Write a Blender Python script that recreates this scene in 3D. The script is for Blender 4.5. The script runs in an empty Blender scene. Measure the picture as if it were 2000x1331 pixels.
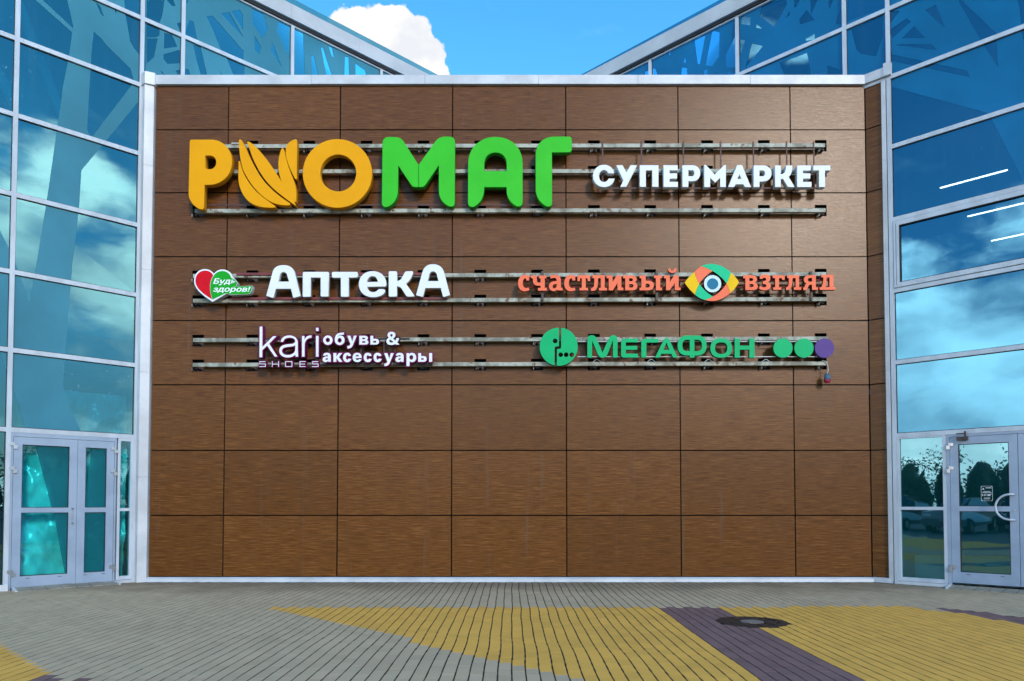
import bpy, bmesh, math, random
from mathutils import Vector, Matrix
random.seed(7)
sc = bpy.context.scene
C = sc.collection
rad = math.radians

# ------------------------------------------------------------------ camera
FPX = 1465.0; TILT = rad(1.9); DIST = 11.63; EYE = 1.204; PCX, PCY = 1000.0, 936.0
cd = bpy.data.cameras.new('camera'); cam = bpy.data.objects.new('camera', cd); C.objects.link(cam)
cd.sensor_width = 36.0; cd.lens = FPX / 2000 * 36.0
cd.shift_y = (PCY - 665.5) / 2000; cd.clip_start = 0.05; cd.clip_end = 2000
cam.location = (0, -DIST, EYE); cam.rotation_euler = (rad(90) + TILT, 0, 0)
sc.camera = cam
sc.cycles.max_bounces = 7; sc.cycles.diffuse_bounces = 2; sc.cycles.glossy_bounces = 3; sc.cycles.transparent_max_bounces = 10
sc.cycles.use_adaptive_sampling = True; sc.cycles.adaptive_threshold = 0.02; sc.cycles.use_denoising = True
ct, st = math.cos(TILT), math.sin(TILT)

def ray(px, py):
    vx = (px - PCX) / FPX; vz = -(py - PCY) / FPX
    return Vector((vx, ct - vz * st, st + vz * ct))

# ------------------------------------------------------------------ light, sky, exposure
SUN_AZ, SUN_EL = 22.0, 22.0            # behind the photographer, a little to the right, veiled by cloud
sdir = Vector((math.sin(rad(SUN_AZ)) * math.cos(rad(SUN_EL)), -math.cos(rad(SUN_AZ)) * math.cos(rad(SUN_EL)), math.sin(rad(SUN_EL))))
sl = bpy.data.lights.new('sun', 'SUN'); sl.energy = 2.5; sl.angle = rad(9); sl.color = (1.0, 0.87, 0.72)
so = bpy.data.objects.new('sun', sl); C.objects.link(so); so.rotation_euler = sdir.to_track_quat('Z', 'Y').to_euler()
sc.view_settings.view_transform = 'Standard'; sc.view_settings.look = 'None'
sc.view_settings.exposure = -0.2; sc.view_settings.gamma = 1.0

class NT:
    """tiny node-tree helper"""
    def __init__(self, tree): self.t = tree; self.n = tree.nodes; self.l = tree.links
    def add(self, typ, **kw):
        nd = self.n.new(typ)
        for k, v in kw.items(): setattr(nd, k, v)
        return nd
    def link(self, a, b): self.l.new(a, b)
    def put(self, sock, v):
        if isinstance(v, bpy.types.NodeSocket): self.l.new(v, sock)
        else: sock.default_value = v
    def math(self, op, a, b=0.0, c=None, clamp=False):
        nd = self.add('ShaderNodeMath', operation=op, use_clamp=clamp)
        self.put(nd.inputs[0], a); self.put(nd.inputs[1], b)
        if c is not None: self.put(nd.inputs[2], c)
        return nd.outputs[0]
    def vmath(self, op, a, b=None):
        nd = self.add('ShaderNodeVectorMath', operation=op)
        self.put(nd.inputs[0], a)
        if b is not None: self.put(nd.inputs[1], b)
        return nd.outputs['Value'] if op in ('DOT_PRODUCT', 'LENGTH') else nd.outputs[0]
    def noise(self, vec, scale, detail=4, rough=0.5, color=False, dist=0.0):
        nd = self.add('ShaderNodeTexNoise'); self.put(nd.inputs['Vector'], vec)
        nd.inputs['Scale'].default_value = scale; nd.inputs['Detail'].default_value = detail
        nd.inputs['Roughness'].default_value = rough; nd.inputs['Distortion'].default_value = dist
        return nd.outputs['Color'] if color else nd.outputs[0]
    def mapr(self, v, a, b, c=0.0, d=1.0, smooth=True):
        nd = self.add('ShaderNodeMapRange'); nd.interpolation_type = 'SMOOTHSTEP' if smooth else 'LINEAR'
        nd.clamp = True
        self.put(nd.inputs['Value'], v)
        for k, x in zip(('From Min', 'From Max', 'To Min', 'To Max'), (a, b, c, d)): self.put(nd.inputs[k], x)
        return nd.outputs[0]
    def mix(self, f, a, b):
        nd = self.add('ShaderNodeMix', data_type='RGBA')
        self.put(nd.inputs[0], f); self.put(nd.inputs[6], a); self.put(nd.inputs[7], b)
        return nd.outputs[2]
    def scalev(self, v, s):
        nd = self.add('ShaderNodeVectorMath', operation='MULTIPLY'); self.put(nd.inputs[0], v); nd.inputs[1].default_value = s
        return nd.outputs[0]

def rgba(c): return (c[0], c[1], c[2], 1.0)

world = bpy.data.worlds.new('World'); sc.world = world; world.use_nodes = True
w = NT(world.node_tree); w.n.clear()
sky = w.add('ShaderNodeTexSky', sky_type='NISHITA'); sky.sun_disc = False
sky.sun_elevation = rad(SUN_EL + 12); sky.sun_rotation = math.atan2(sdir.x, sdir.y)
sky.air_density = 1.0; sky.dust_density = 0.0; sky.ozone_density = 3.0
hsv = w.add('ShaderNodeHueSaturation'); hsv.inputs['Hue'].default_value = 0.484; hsv.inputs['Saturation'].default_value = 1.28; hsv.inputs['Value'].default_value = 2.6
w.link(sky.outputs[0], hsv.inputs['Color'])
bg_sky = w.add('ShaderNodeBackground'); bg_sky.inputs[1].default_value = 0.15
w.link(hsv.outputs[0], bg_sky.inputs[0])
tc = w.add('ShaderNodeTexCoord'); dirv = tc.outputs['Generated']
# scattered cumulus over the whole sky
sq = w.scalev(dirv, (1.0, 1.0, 1.9))
off = w.vmath('ADD', sq, (17.7, 21.1, 1.1))
szz = w.add('ShaderNodeSeparateXYZ'); w.link(dirv, szz.inputs[0]); w.link(w.mapr(szz.outputs[2], 0.02, 0.30, 0.0, 1.0), hsv.inputs['Fac'])
n1 = w.noise(off, 2.3, 7, 0.54)
n2 = w.noise(w.vmath('ADD', off, (0.0, 0.0, 0.16)), 2.3, 5, 0.5)
front = ray(1080, 60).normalized()
clear = w.mapr(w.vmath('DOT_PRODUCT', dirv, tuple(front)), 0.86, 0.96, 0.0, 0.16)
sz = w.add('ShaderNodeSeparateXYZ'); w.link(dirv, sz.inputs[0])
low = w.mapr(sz.outputs[2], 0.03, 0.60, 0.09, -0.13, smooth=False)      # cloud banks towards the horizon
dens = w.math('SUBTRACT', w.math('ADD', n1, low), clear)
m_all = w.mapr(dens, 0.52, 0.60)
# the cumulus that stands behind the roofs
wob = w.vmath('SUBTRACT', w.noise(dirv, 38, 4, 0.52, color=True), (0.5, 0.5, 0.5))
wob2 = w.vmath('SUBTRACT', w.noise(dirv, 120, 3, 0.6, color=True), (0.5, 0.5, 0.5))
dv = w.vmath('NORMALIZE', w.vmath('ADD', w.vmath('ADD', dirv, w.scalev(wob, (0.026, 0.026, 0.026))), w.scalev(wob2, (0.007, 0.007, 0.007))))
m_front = None
for (cx, cy, r) in ((690, 60, 44), (664, 92, 40), (752, 50, 37), (782, 62, 38), (815, 77, 37), (829, 106, 40), (834, 152, 43), (742, 125, 92), (700, 160, 60), (790, 150, 60)):
    c0 = ray(cx, cy).normalized(); c1 = ray(cx + r, cy).normalized()
    cr = c0.dot(c1)
    m = w.mapr(w.vmath('DOT_PRODUCT', dv, tuple(c0)), cr - (1 - cr) * 0.16, cr + (1 - cr) * 0.12)
    m_front = m if m_front is None else w.math('MAXIMUM', m_front, m)
wisp = w.mapr(w.noise(w.scalev(dirv, (1.0, 1.0, 2.5)), 7.0, 6, 0.6), 0.58, 0.80, 0.0, 0.08)
shade = w.mapr(w.math('SUBTRACT', n1, n2), -0.12, 0.12, 0.0, 1.0)
ccol = w.mix(shade, rgba((0.30, 0.35, 0.40)), rgba((1.0, 0.98, 0.95)))
bg_cl = w.add('ShaderNodeBackground'); bg_cl.inputs[1].default_value = 6.5
w.link(ccol, bg_cl.inputs[0])
bg_fr = w.add('ShaderNodeBackground'); bg_fr.inputs[1].default_value = 1.25
puff = w.mapr(w.noise(dirv, 17, 5, 0.55), 0.36, 0.56)
w.link(w.mix(puff, rgba((0.80, 0.83, 0.88)), rgba((1.0, 0.975, 0.94))), bg_fr.inputs[0])
mx1 = w.add('ShaderNodeMixShader'); w.link(w.math('MAXIMUM', m_all, wisp), mx1.inputs[0]); w.link(bg_sky.outputs[0], mx1.inputs[1]); w.link(bg_cl.outputs[0], mx1.inputs[2])
mx2 = w.add('ShaderNodeMixShader'); w.link(m_front, mx2.inputs[0]); w.link(mx1.outputs[0], mx2.inputs[1]); w.link(bg_fr.outputs[0], mx2.inputs[2])
world.cycles.sampling_method = 'MANUAL'; world.cycles.sample_map_resolution = 512
wo = w.add('ShaderNodeOutputWorld'); w.link(mx2.outputs[0], wo.inputs[0])

# ------------------------------------------------------------------ materials
MATS = {}
def mat(name, col=(0.5, 0.5, 0.5), rough=0.5, metal=0.0, spec=0.5, emit=None, estr=0.0):
    m = bpy.data.materials.new(name); m.use_nodes = True; MATS[name] = m
    b = m.node_tree.nodes['Principled BSDF']
    b.inputs['Base Color'].default_value = rgba(col); b.inputs['Roughness'].default_value = rough
    b.inputs['Metallic'].default_value = metal; b.inputs['Specular IOR Level'].default_value = spec
    if emit: b.inputs['Emission Color'].default_value = rgba(emit); b.inputs['Emission Strength'].default_value = estr
    return m
def noisy(name, a, b, scale=6.0, stretch=(1, 1, 1), rough=0.5, metal=0.0, spec=0.5, lo=0.35, hi=0.65, bump=0.0, spots=None, detail=5):
    """base colour varied between a and b by noise in place; optional darker spots (wear)"""
    m = mat(name, a, rough, metal, spec); t = NT(m.node_tree); p = t.n['Principled BSDF']
    g = t.add('ShaderNodeNewGeometry'); v = t.scalev(g.outputs['Position'], stretch)
    f = t.mapr(t.noise(v, scale, detail, 0.6), lo, hi)
    col = t.mix(f, rgba(a), rgba(b))
    if spots:
        sc_, th, c_ = spots
        col = t.mix(t.mapr(t.noise(v, sc_, 6, 0.7), th, th + 0.05), col, rgba(c_))
    t.link(col, p.inputs['Base Color'])
    if bump:
        bp = t.add('ShaderNodeBump'); bp.inputs['Strength'].default_value = bump; bp.inputs['Distance'].default_value = 0.01
        t.link(t.noise(v, scale * 6, 4, 0.6), bp.inputs['Height']); t.link(bp.outputs[0], p.inputs['Normal'])
    return m

def panel_material():
    m = mat('wood_laminate', rough=0.36, spec=0.20); t = NT(m.node_tree); p = t.n['Principled BSDF']
    g = t.add('ShaderNodeNewGeometry'); oi = t.add('ShaderNodeObjectInfo')
    sh = t.add('ShaderNodeCombineXYZ'); t.link(t.math('MULTIPLY', oi.outputs['Random'], 37.0), sh.inputs[0]); t.link(t.math('MULTIPLY', oi.outputs['Random'], 11.0), sh.inputs[2])
    pos = t.vmath('ADD', g.outputs['Position'], sh.outputs[0])
    f1 = t.noise(t.scalev(pos, (3.2, 3.2, 95.0)), 1.0, 5, 0.62)
    f2 = t.noise(t.scalev(pos, (8.0, 8.0, 210.0)), 1.0, 3, 0.6)
    f = t.mapr(t.math('ADD', t.math('MULTIPLY', f1, 0.62), t.math('MULTIPLY', f2, 0.38)), 0.33, 0.67)
    col = t.mix(f, rgba((0.058, 0.017, 0.0025)), rgba((0.205, 0.078, 0.018)))
    f3 = t.mapr(t.noise(t.scalev(pos, (1.0, 1.0, 10.0)), 1.3, 4, 0.5), 0.35, 0.7)
    col = t.mix(t.math('MULTIPLY', f3, 0.35), col, rgba((0.105, 0.040, 0.012)))
    # rust-brown runs and dust below the sign rails
    v = t.noise(t.scalev(g.outputs['Position'], (7.0, 7.0, 0.35)), 1.0, 4, 0.7)
    runs = t.math('MULTIPLY', t.mapr(v, 0.56, 0.76), 0.75)
    col = t.mix(runs, col, rgba((0.120, 0.064, 0.034)))
    tone = t.math('ADD', t.math('MULTIPLY', oi.outputs['Random'], 0.20), 0.90)
    mul = t.add('ShaderNodeMix', data_type='RGBA', blend_type='MULTIPLY'); mul.inputs[0].default_value = 1.0
    cc = t.add('ShaderNodeCombineColor'); [t.link(tone, cc.inputs[i]) for i in range(3)]
    t.link(col, mul.inputs[6]); t.link(cc.outputs[0], mul.inputs[7]); t.link(mul.outputs[2], p.inputs['Base Color'])
    t.link(t.math('ADD', t.math('MULTIPLY', f1, 0.15), 0.185), p.inputs['Roughness'])
    bp = t.add('ShaderNodeBump'); bp.inputs['Strength'].default_value = 0.12; bp.inputs['Distance'].default_value = 0.004
    t.link(f, bp.inputs['Height']); t.link(bp.outputs[0], p.inputs['Normal'])
    return m

def glass_material(name, tint, refl, amount, specks, body=0.0):
    m = bpy.data.materials.new(name); m.use_nodes = True; t = NT(m.node_tree); t.n.clear(); MATS[name] = m
    g = t.add('ShaderNodeNewGeometry'); pos = g.outputs['Position']
    bp = t.add('ShaderNodeBump'); bp.inputs['Strength'].default_value = 0.22; bp.inputs['Distance'].default_value = 0.02
    t.link(t.noise(pos, 0.9, 2, 0.4), bp.inputs['Height'])
    tr = t.add('ShaderNodeBsdfTransparent'); tr.inputs[0].default_value = rgba(tint)
    gl = t.add('ShaderNodeBsdfGlossy'); gl.inputs[0].default_value = rgba(refl); gl.inputs['Roughness'].default_value = 0.012
    t.link(bp.outputs[0], gl.inputs['Normal'])
    fr = t.add('ShaderNodeFresnel'); fr.inputs[0].default_value = 1.5
    fac = t.math('ADD', t.math('MULTIPLY', fr.outputs[0], 1.0), amount, clamp=True)
    mx = t.add('ShaderNodeMixShader'); t.link(fac, mx.inputs[0]); t.link(tr.outputs[0], mx.inputs[1]); t.link(gl.outputs[0], mx.inputs[2])
    out = mx
    if body:                                    # body-tinted glass: a little colour of its own
        bd = t.add('ShaderNodeBsdfDiffuse'); bd.inputs[0].default_value = rgba((0.01, 0.20, 0.22))
        out = t.add('ShaderNodeMixShader'); out.inputs[0].default_value = body; t.link(mx.outputs[0], out.inputs[1]); t.link(bd.outputs[0], out.inputs[2])
    # dried spatter and dust on the pane
    big = t.mapr(t.noise(pos, 1.3, 3, 0.5), 0.54, 0.70)
    fine = t.mapr(t.noise(t.scalev(pos, (1, 1, 0.7)), 26, 6, 0.75), 0.60, 0.70)
    dust = t.mapr(t.noise(t.scalev(pos, (7, 7, 0.5)), 1.0, 4, 0.6), 0.45, 0.9, 0.0, 0.035)
    msk = t.math('ADD', t.math('MULTIPLY', t.math('MULTIPLY', big, fine), specks), dust, clamp=True)
    df = t.add('ShaderNodeBsdfDiffuse'); df.inputs[0].default_value = rgba((0.26, 0.58, 0.68))
    m2 = t.add('ShaderNodeMixShader'); t.link(msk, m2.inputs[0]); t.link(out.outputs[0], m2.inputs[1]); t.link(df.outputs[0], m2.inputs[2])
    o = t.add('ShaderNodeOutputMaterial'); t.link(m2.outputs[0], o.inputs[0])
    return m

def film_material(name, col, thru):
    m = bpy.data.materials.new(name); m.use_nodes = True; t = NT(m.node_tree); t.n.clear(); MATS[name] = m
    g = t.add('ShaderNodeNewGeometry'); pos = g.outputs['Position']
    f = t.mapr(t.noise(pos, 0.8, 4, 0.55), 0.3, 0.7)
    c = t.mix(f, rgba(tuple(x * 0.86 for x in col)), rgba(tuple(min(1, x * 1.12) for x in col)))
    pr = t.add('ShaderNodeBsdfPrincipled'); t.link(c, pr.inputs['Base Color']); pr.inputs['Roughness'].default_value = 0.30; pr.inputs['Specular IOR Level'].default_value = 0.14
    tr = t.add('ShaderNodeBsdfTransparent'); tr.inputs[0].default_value = rgba((0.5, 0.8, 0.85))
    mx = t.add('ShaderNodeMixShader'); mx.inputs[0].default_value = thru
    t.link(pr.outputs[0], mx.inputs[1]); t.link(tr.outputs[0], mx.inputs[2])
    o = t.add('ShaderNodeOutputMaterial'); t.link(mx.outputs[0], o.inputs[0])
    return m

def paver_material(name, base, vary):
    m = mat(name, base, 0.85, spec=0.25); t = NT(m.node_tree); p = t.n['Principled BSDF']
    g = t.add('ShaderNodeNewGeometry'); pos = g.outputs['Position']
    sx = t.add('ShaderNodeSeparateXYZ'); t.link(pos, sx.inputs[0])
    ix = t.math('FLOOR', t.math('MULTIPLY', sx.outputs[0], 10.0))
    odd = t.math('MODULO', t.math('ABSOLUTE', ix), 2.0)
    iy = t.math('FLOOR', t.math('ADD', t.math('MULTIPLY', sx.outputs[1], 5.0), t.math('MULTIPLY', odd, 0.5)))
    cv = t.add('ShaderNodeCombineXYZ'); t.link(ix, cv.inputs[0]); t.link(iy, cv.inputs[1])
    wn = t.add('ShaderNodeTexWhiteNoise', noise_dimensions='2D'); t.link(cv.outputs[0], wn.inputs[0])
    fine = t.noise(pos, 160, 3, 0.7)
    big = t.noise(pos, 1.3, 4, 0.6)
    k = t.math('ADD', t.math('ADD', t.math('MULTIPLY', wn.outputs[0], vary), t.math('MULTIPLY', fine, 0.42)), t.math('MULTIPLY', big, 0.30))
    k = t.math('ADD', k, 0.62 - vary * 0.5)
    cc = t.add('ShaderNodeCombineColor'); [t.link(k, cc.inputs[i]) for i in range(3)]
    mul = t.add('ShaderNodeMix', data_type='RGBA', blend_type='MULTIPLY'); mul.inputs[0].default_value = 1.0
    mul.inputs[6].default_value = rgba(base); t.link(cc.outputs[0], mul.inputs[7])
    # brown silt washed against the foot of the wall, with a ragged edge
    edge = t.math('ADD', sx.outputs[1], t.math('MULTIPLY', t.math('SUBTRACT', t.noise(pos, 1.1, 5, 0.6), 0.5), 3.0))
    dirt = t.mapr(edge, -2.0, 0.0, 0.0, 0.75)
    col = t.mix(dirt, mul.outputs[2], rgba((0.165, 0.125, 0.080)))
    spot = t.mapr(t.noise(pos, 21, 4, 0.7), 0.71, 0.76, 0.0, 0.7)
    col = t.mix(spot, col, rgba((0.04, 0.038, 0.03)))
    t.link(col, p.inputs['Base Color'])
    bp = t.add('ShaderNodeBump'); bp.inputs['Strength'].default_value = 0.35; bp.inputs['Distance'].default_value = 0.004
    t.link(fine, bp.inputs['Height']); t.link(bp.outputs[0], p.inputs['Normal'])
    return m

panel_material()
glass_material('glass_left', (0.035, 0.30, 0.38), (0.40, 0.92, 1.0), 0.13, 0.80)
glass_material('glass_right', (0.05, 0.19, 0.42), (0.24, 0.70, 1.0), 0.17, 0.22)
glass_material('glass_left_door', (0.22, 0.93, 0.95), (0.40, 0.80, 0.90), 0.07, 0.15, 0.04)
glass_material('glass_door', (0.06, 0.50, 0.54), (0.40, 0.80, 0.90), 0.24, 0.12, 0.10)
film_material('film_left', (0.052, 0.225, 0.310), 0.10)
film_material('film_right', (0.007, 0.145, 0.320), 0.08)  # bluer than the left film: mirrored blue sky put into its colour
film_material('film_door', (0.006, 0.120, 0.150), 0.30)
noisy('white_frame', (0.50, 0.55, 0.61), (0.42, 0.46, 0.51), 3, rough=0.38, stretch=(2, 2, 0.5))
noisy('white_trim', (0.57, 0.59, 0.62), (0.44, 0.455, 0.48), 1.5, rough=0.42, spots=(9, 0.76, (0.35, 0.34, 0.32)))
noisy('parapet_metal', (0.46, 0.48, 0.50), (0.38, 0.40, 0.42), 1.2, rough=0.45, metal=0.0)
noisy('door_alu', (0.300, 0.370, 0.480), (0.250, 0.315, 0.415), 2.5, rough=0.36, spec=0.6)
noisy('gasket', (0.012, 0.012, 0.014), (0.02, 0.02, 0.022), 5, rough=0.7)
noisy('cavity', (0.010, 0.010, 0.012), (0.018, 0.016, 0.016), 3, rough=0.9)
noisy('rail_paint', (0.40, 0.41, 0.34), (0.17, 0.165, 0.125), 4.0, stretch=(1, 1, 1), rough=0.6, lo=0.40, hi=0.62, spots=(9, 0.565, (0.12, 0.048, 0.018)))
noisy('dark_steel', (0.045, 0.035, 0.035), (0.085, 0.050, 0.040), 12, rough=0.6)
noisy('rust_bar', (0.090, 0.030, 0.024), (0.055, 0.022, 0.018), 10, rough=0.6)
noisy('red_bar', (0.210, 0.020, 0.022), (0.130, 0.018, 0.018), 5, rough=0.5)
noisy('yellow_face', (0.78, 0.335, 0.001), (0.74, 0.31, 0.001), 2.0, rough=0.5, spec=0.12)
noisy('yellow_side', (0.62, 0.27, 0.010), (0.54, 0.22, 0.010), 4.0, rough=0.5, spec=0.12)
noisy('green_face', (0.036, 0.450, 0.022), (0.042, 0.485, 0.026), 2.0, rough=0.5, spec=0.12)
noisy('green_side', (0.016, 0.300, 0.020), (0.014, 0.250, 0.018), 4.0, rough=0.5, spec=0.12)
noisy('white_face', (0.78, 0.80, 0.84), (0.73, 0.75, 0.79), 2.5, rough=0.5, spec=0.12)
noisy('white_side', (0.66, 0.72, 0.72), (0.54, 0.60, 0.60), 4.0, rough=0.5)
noisy('white_rim', (0.50, 0.50, 0.49), (0.38, 0.38, 0.37), 5.0, rough=0.5)
noisy('magenta', (0.170, 0.008, 0.075), (0.135, 0.006, 0.060), 5, rough=0.5, spec=0.12)
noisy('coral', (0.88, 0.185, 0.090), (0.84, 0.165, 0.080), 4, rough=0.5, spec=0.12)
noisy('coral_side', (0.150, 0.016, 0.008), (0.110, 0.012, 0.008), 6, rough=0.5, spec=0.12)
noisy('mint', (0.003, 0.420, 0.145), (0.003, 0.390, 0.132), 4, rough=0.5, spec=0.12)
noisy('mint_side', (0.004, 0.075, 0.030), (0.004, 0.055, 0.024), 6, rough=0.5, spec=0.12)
noisy('eye_green', (0.006, 0.520, 0.245), (0.006, 0.490, 0.225), 4, rough=0.5, spec=0.12)
noisy('eye_yellow', (0.82, 0.50, 0.004), (0.78, 0.46, 0.004), 4, rough=0.5, spec=0.12)
noisy('eye_teal', (0.010, 0.165, 0.280), (0.010, 0.150, 0.255), 4, rough=0.5, spec=0.12)
noisy('violet', (0.105, 0.055, 0.230), (0.095, 0.050, 0.210), 4, rough=0.5, spec=0.12)
noisy('heart_red', (0.66, 0.004, 0.016), (0.60, 0.004, 0.014), 4, rough=0.5, spec=0.12)
noisy('heart_green', (0.008, 0.360, 0.020), (0.008, 0.330, 0.018), 4, rough=0.5, spec=0.12)
noisy('interior_wall', (0.075, 0.105, 0.115), (0.05, 0.07, 0.08), 0.7, rough=0.8)
noisy('interior_floor', (0.25, 0.24, 0.22), (0.19, 0.18, 0.17), 1.2, rough=0.5)
noisy('interior_white', (0.62, 0.66, 0.66), (0.54, 0.58, 0.58), 1.2, rough=0.6)
noisy('column_grey', (0.34, 0.36, 0.37), (0.29, 0.31, 0.32), 1.0, rough=0.7)
mat('lamp_tube', (0.9, 0.9, 0.9), 0.4, emit=(1.0, 0.36, 0.17), estr=42.0)
noisy('moss_joint', (0.004, 0.004, 0.003), (0.009, 0.008, 0.005), 9, rough=0.95)
noisy('asphalt', (0.050, 0.050, 0.052), (0.070, 0.070, 0.070), 2.0, rough=0.9, bump=0.2)
noisy('stone_slab', (0.30, 0.27, 0.22), (0.21, 0.19, 0.155), 5, rough=0.85, bump=0.3)
noisy('cast_iron', (0.030, 0.020, 0.018), (0.055, 0.034, 0.028), 14, rough=0.62, metal=0.5, bump=0.4)
noisy('worn_iron', (0.26, 0.205, 0.19), (0.17, 0.13, 0.12), 20, rough=0.6, metal=0.1)
noisy('steel', (0.50, 0.51, 0.53), (0.42, 0.43, 0.45), 6, rough=0.28, metal=0.9)
noisy('plastic_sheet', (0.62, 0.82, 0.82), (0.26, 0.56, 0.58), 2.4, rough=0.22, spec=0.9)
noisy('leaf', (0.020, 0.045, 0.014), (0.045, 0.085, 0.022), 0.8, rough=0.7)
noisy('bark', (0.060, 0.045, 0.032), (0.09, 0.07, 0.05), 4, rough=0.9)
noisy('car_dark', (0.020, 0.028, 0.040), (0.022, 0.030, 0.044), 1, rough=0.25, spec=0.7)
noisy('car_silver', (0.34, 0.35, 0.37), (0.32, 0.33, 0.35), 1, rough=0.28, metal=0.5)
noisy('car_glass', (0.010, 0.012, 0.014), (0.014, 0.016, 0.018), 1, rough=0.08, spec=0.8)
noisy('tyre', (0.016, 0.016, 0.016), (0.024, 0.024, 0.024), 9, rough=0.9)
mat('print_white', (0.80, 0.83, 0.83), 0.5)
noisy('cable_white', (0.55, 0.56, 0.55), (0.45, 0.45, 0.44), 9, rough=0.5)
noisy('plug_blue', (0.030, 0.120, 0.200), (0.022, 0.090, 0.150), 12, rough=0.45)
noisy('plug_red', (0.330, 0.014, 0.050), (0.250, 0.012, 0.040), 12, rough=0.45)
paver_material('paver_grey', (0.530, 0.370, 0.235), 0.12)
paver_material('paver_yellow', (0.800, 0.388, 0.072), 0.12)
paver_material('paver_purple', (0.215, 0.112, 0.104), 0.22)

# eye iris: white and cyan hatch lines printed on the ring
m = mat('eye_hatch', (0.6, 0.8, 0.85), 0.45); t = NT(m.node_tree); p = t.n['Principled BSDF']
g = t.add('ShaderNodeNewGeometry'); sx = t.add('ShaderNodeSeparateXYZ'); t.link(g.outputs['Position'], sx.inputs[0])
ph = t.math('SINE', t.math('MULTIPLY', t.math('ADD', sx.outputs[0], t.math('MULTIPLY', sx.outputs[2], 1.0)), 300.0))
t.link(t.mix(t.mapr(ph, -0.2, 0.2), rgba((0.80, 0.88, 0.90)), rgba((0.16, 0.42, 0.52))), p.inputs['Base Color'])

# ------------------------------------------------------------------ object helpers
def tag(o, label=None, cat=None, group=None, kind=None):
    if label: o['label'] = label
    if cat: o['category'] = cat
    if group: o['group'] = group
    if kind: o['kind'] = kind
    return o
def empty(name, loc=(0, 0, 0), rz=0.0):
    o = bpy.data.objects.new(name, None); C.objects.link(o); o.location = loc; o.rotation_euler = (0, 0, rz); o.empty_display_size = 0.2
    return o
def link_mesh(name, me, mats, parent=None):
    for mm in (mats if isinstance(mats, (list, tuple)) else [mats]): me.materials.append(MATS[mm])
    o = bpy.data.objects.new(name, me); C.objects.link(o)
    if parent is not None:
        o.parent = parent
        if parent.type == 'EMPTY': o.matrix_parent_inverse = Matrix.LocRotScale(parent.location, parent.rotation_euler, parent.scale).inverted()
        # every part's own mesh is already in place, so a sub-part needs no offset
    return o
class MB:
    """collects shapes in world coordinates; build() makes ONE mesh object"""
    def __init__(self): self.v = []; self.f = []; self.sm = []
    def hexa(self, p):
        """8 corners: 0-3 bottom loop, 4-7 top loop"""
        n = len(self.v); self.v += [tuple(x) for x in p]
        for q in ((0, 3, 2, 1), (4, 5, 6, 7), (0, 1, 5, 4), (1, 2, 6, 5), (2, 3, 7, 6), (3, 0, 4, 7)): self.f.append(tuple(n + i for i in q))
        return self
    def box(self, x0, x1, y0, y1, z0, z1):
        return self.hexa([(x0, y0, z0), (x1, y0, z0), (x1, y1, z0), (x0, y1, z0), (x0, y0, z1), (x1, y0, z1), (x1, y1, z1), (x0, y1, z1)])
    def poly(self, pts):
        n = len(self.v); self.v += [tuple(x) for x in pts]; self.f.append(tuple(range(n, n + len(pts)))); return self
    def prism(self, loop, d):
        """closed loop of points extruded by vector d"""
        n = len(self.v); k = len(loop); d = Vector(d)
        self.v += [tuple(x) for x in loop] + [tuple(Vector(x) + d) for x in loop]
        self.f.append(tuple(range(n + k - 1, n - 1, -1))); self.f.append(tuple(range(n + k, n + 2 * k)))
        for i in range(k): self.f.append((n + i, n + (i + 1) % k, n + k + (i + 1) % k, n + k + i))
        return self
    def tube(self, pts, r, seg=8, cap=True):
        pts = [Vector(x) for x in pts]; n = len(self.v); k = len(pts)
        up = None
        for i, a in enumerate(pts):
            tdir = (pts[min(i + 1, k - 1)] - pts[max(i - 1, 0)]).normalized()
            if up is None: up = Vector((0, 0, 1)) if abs(tdir.z) < 0.9 else Vector((1, 0, 0))
            sx_ = tdir.cross(up).normalized(); up = sx_.cross(tdir).normalized()
            rr = r[i] if isinstance(r, (list, tuple)) else r
            for j in range(seg):
                a_ = 2 * math.pi * j / seg
                self.v.append(tuple(a + sx_ * math.cos(a_) * rr + up * math.sin(a_) * rr))
        for i in range(k - 1):
            for j in range(seg):
                self.f.append((n + i * seg + j, n + i * seg + (j + 1) % seg, n + (i + 1) * seg + (j + 1) % seg, n + (i + 1) * seg + j))
        if cap:
            self.f.append(tuple(n + j for j in range(seg - 1, -1, -1))); self.f.append(tuple(n + (k - 1) * seg + j for j in range(seg)))
        return self
    def mesh(self, name):
        me = bpy.data.meshes.new(name); me.from_pydata(self.v, [], self.f); me.update(); return me
    def build(self, name, mats, parent=None, bevel=0.0, smooth=False):
        me = self.mesh(name)
        bm = bmesh.new(); bm.from_mesh(me)
        bmesh.ops.recalc_face_normals(bm, faces=bm.faces)
        if bevel: bmesh.ops.bevel(bm, geom=bm.edges[:], offset=bevel, segments=1, affect='EDGES')
        if smooth:
            for f_ in bm.faces: f_.smooth = True
        bm.to_mesh(me); bm.free()
        return link_mesh(name, me, mats, parent)

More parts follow.
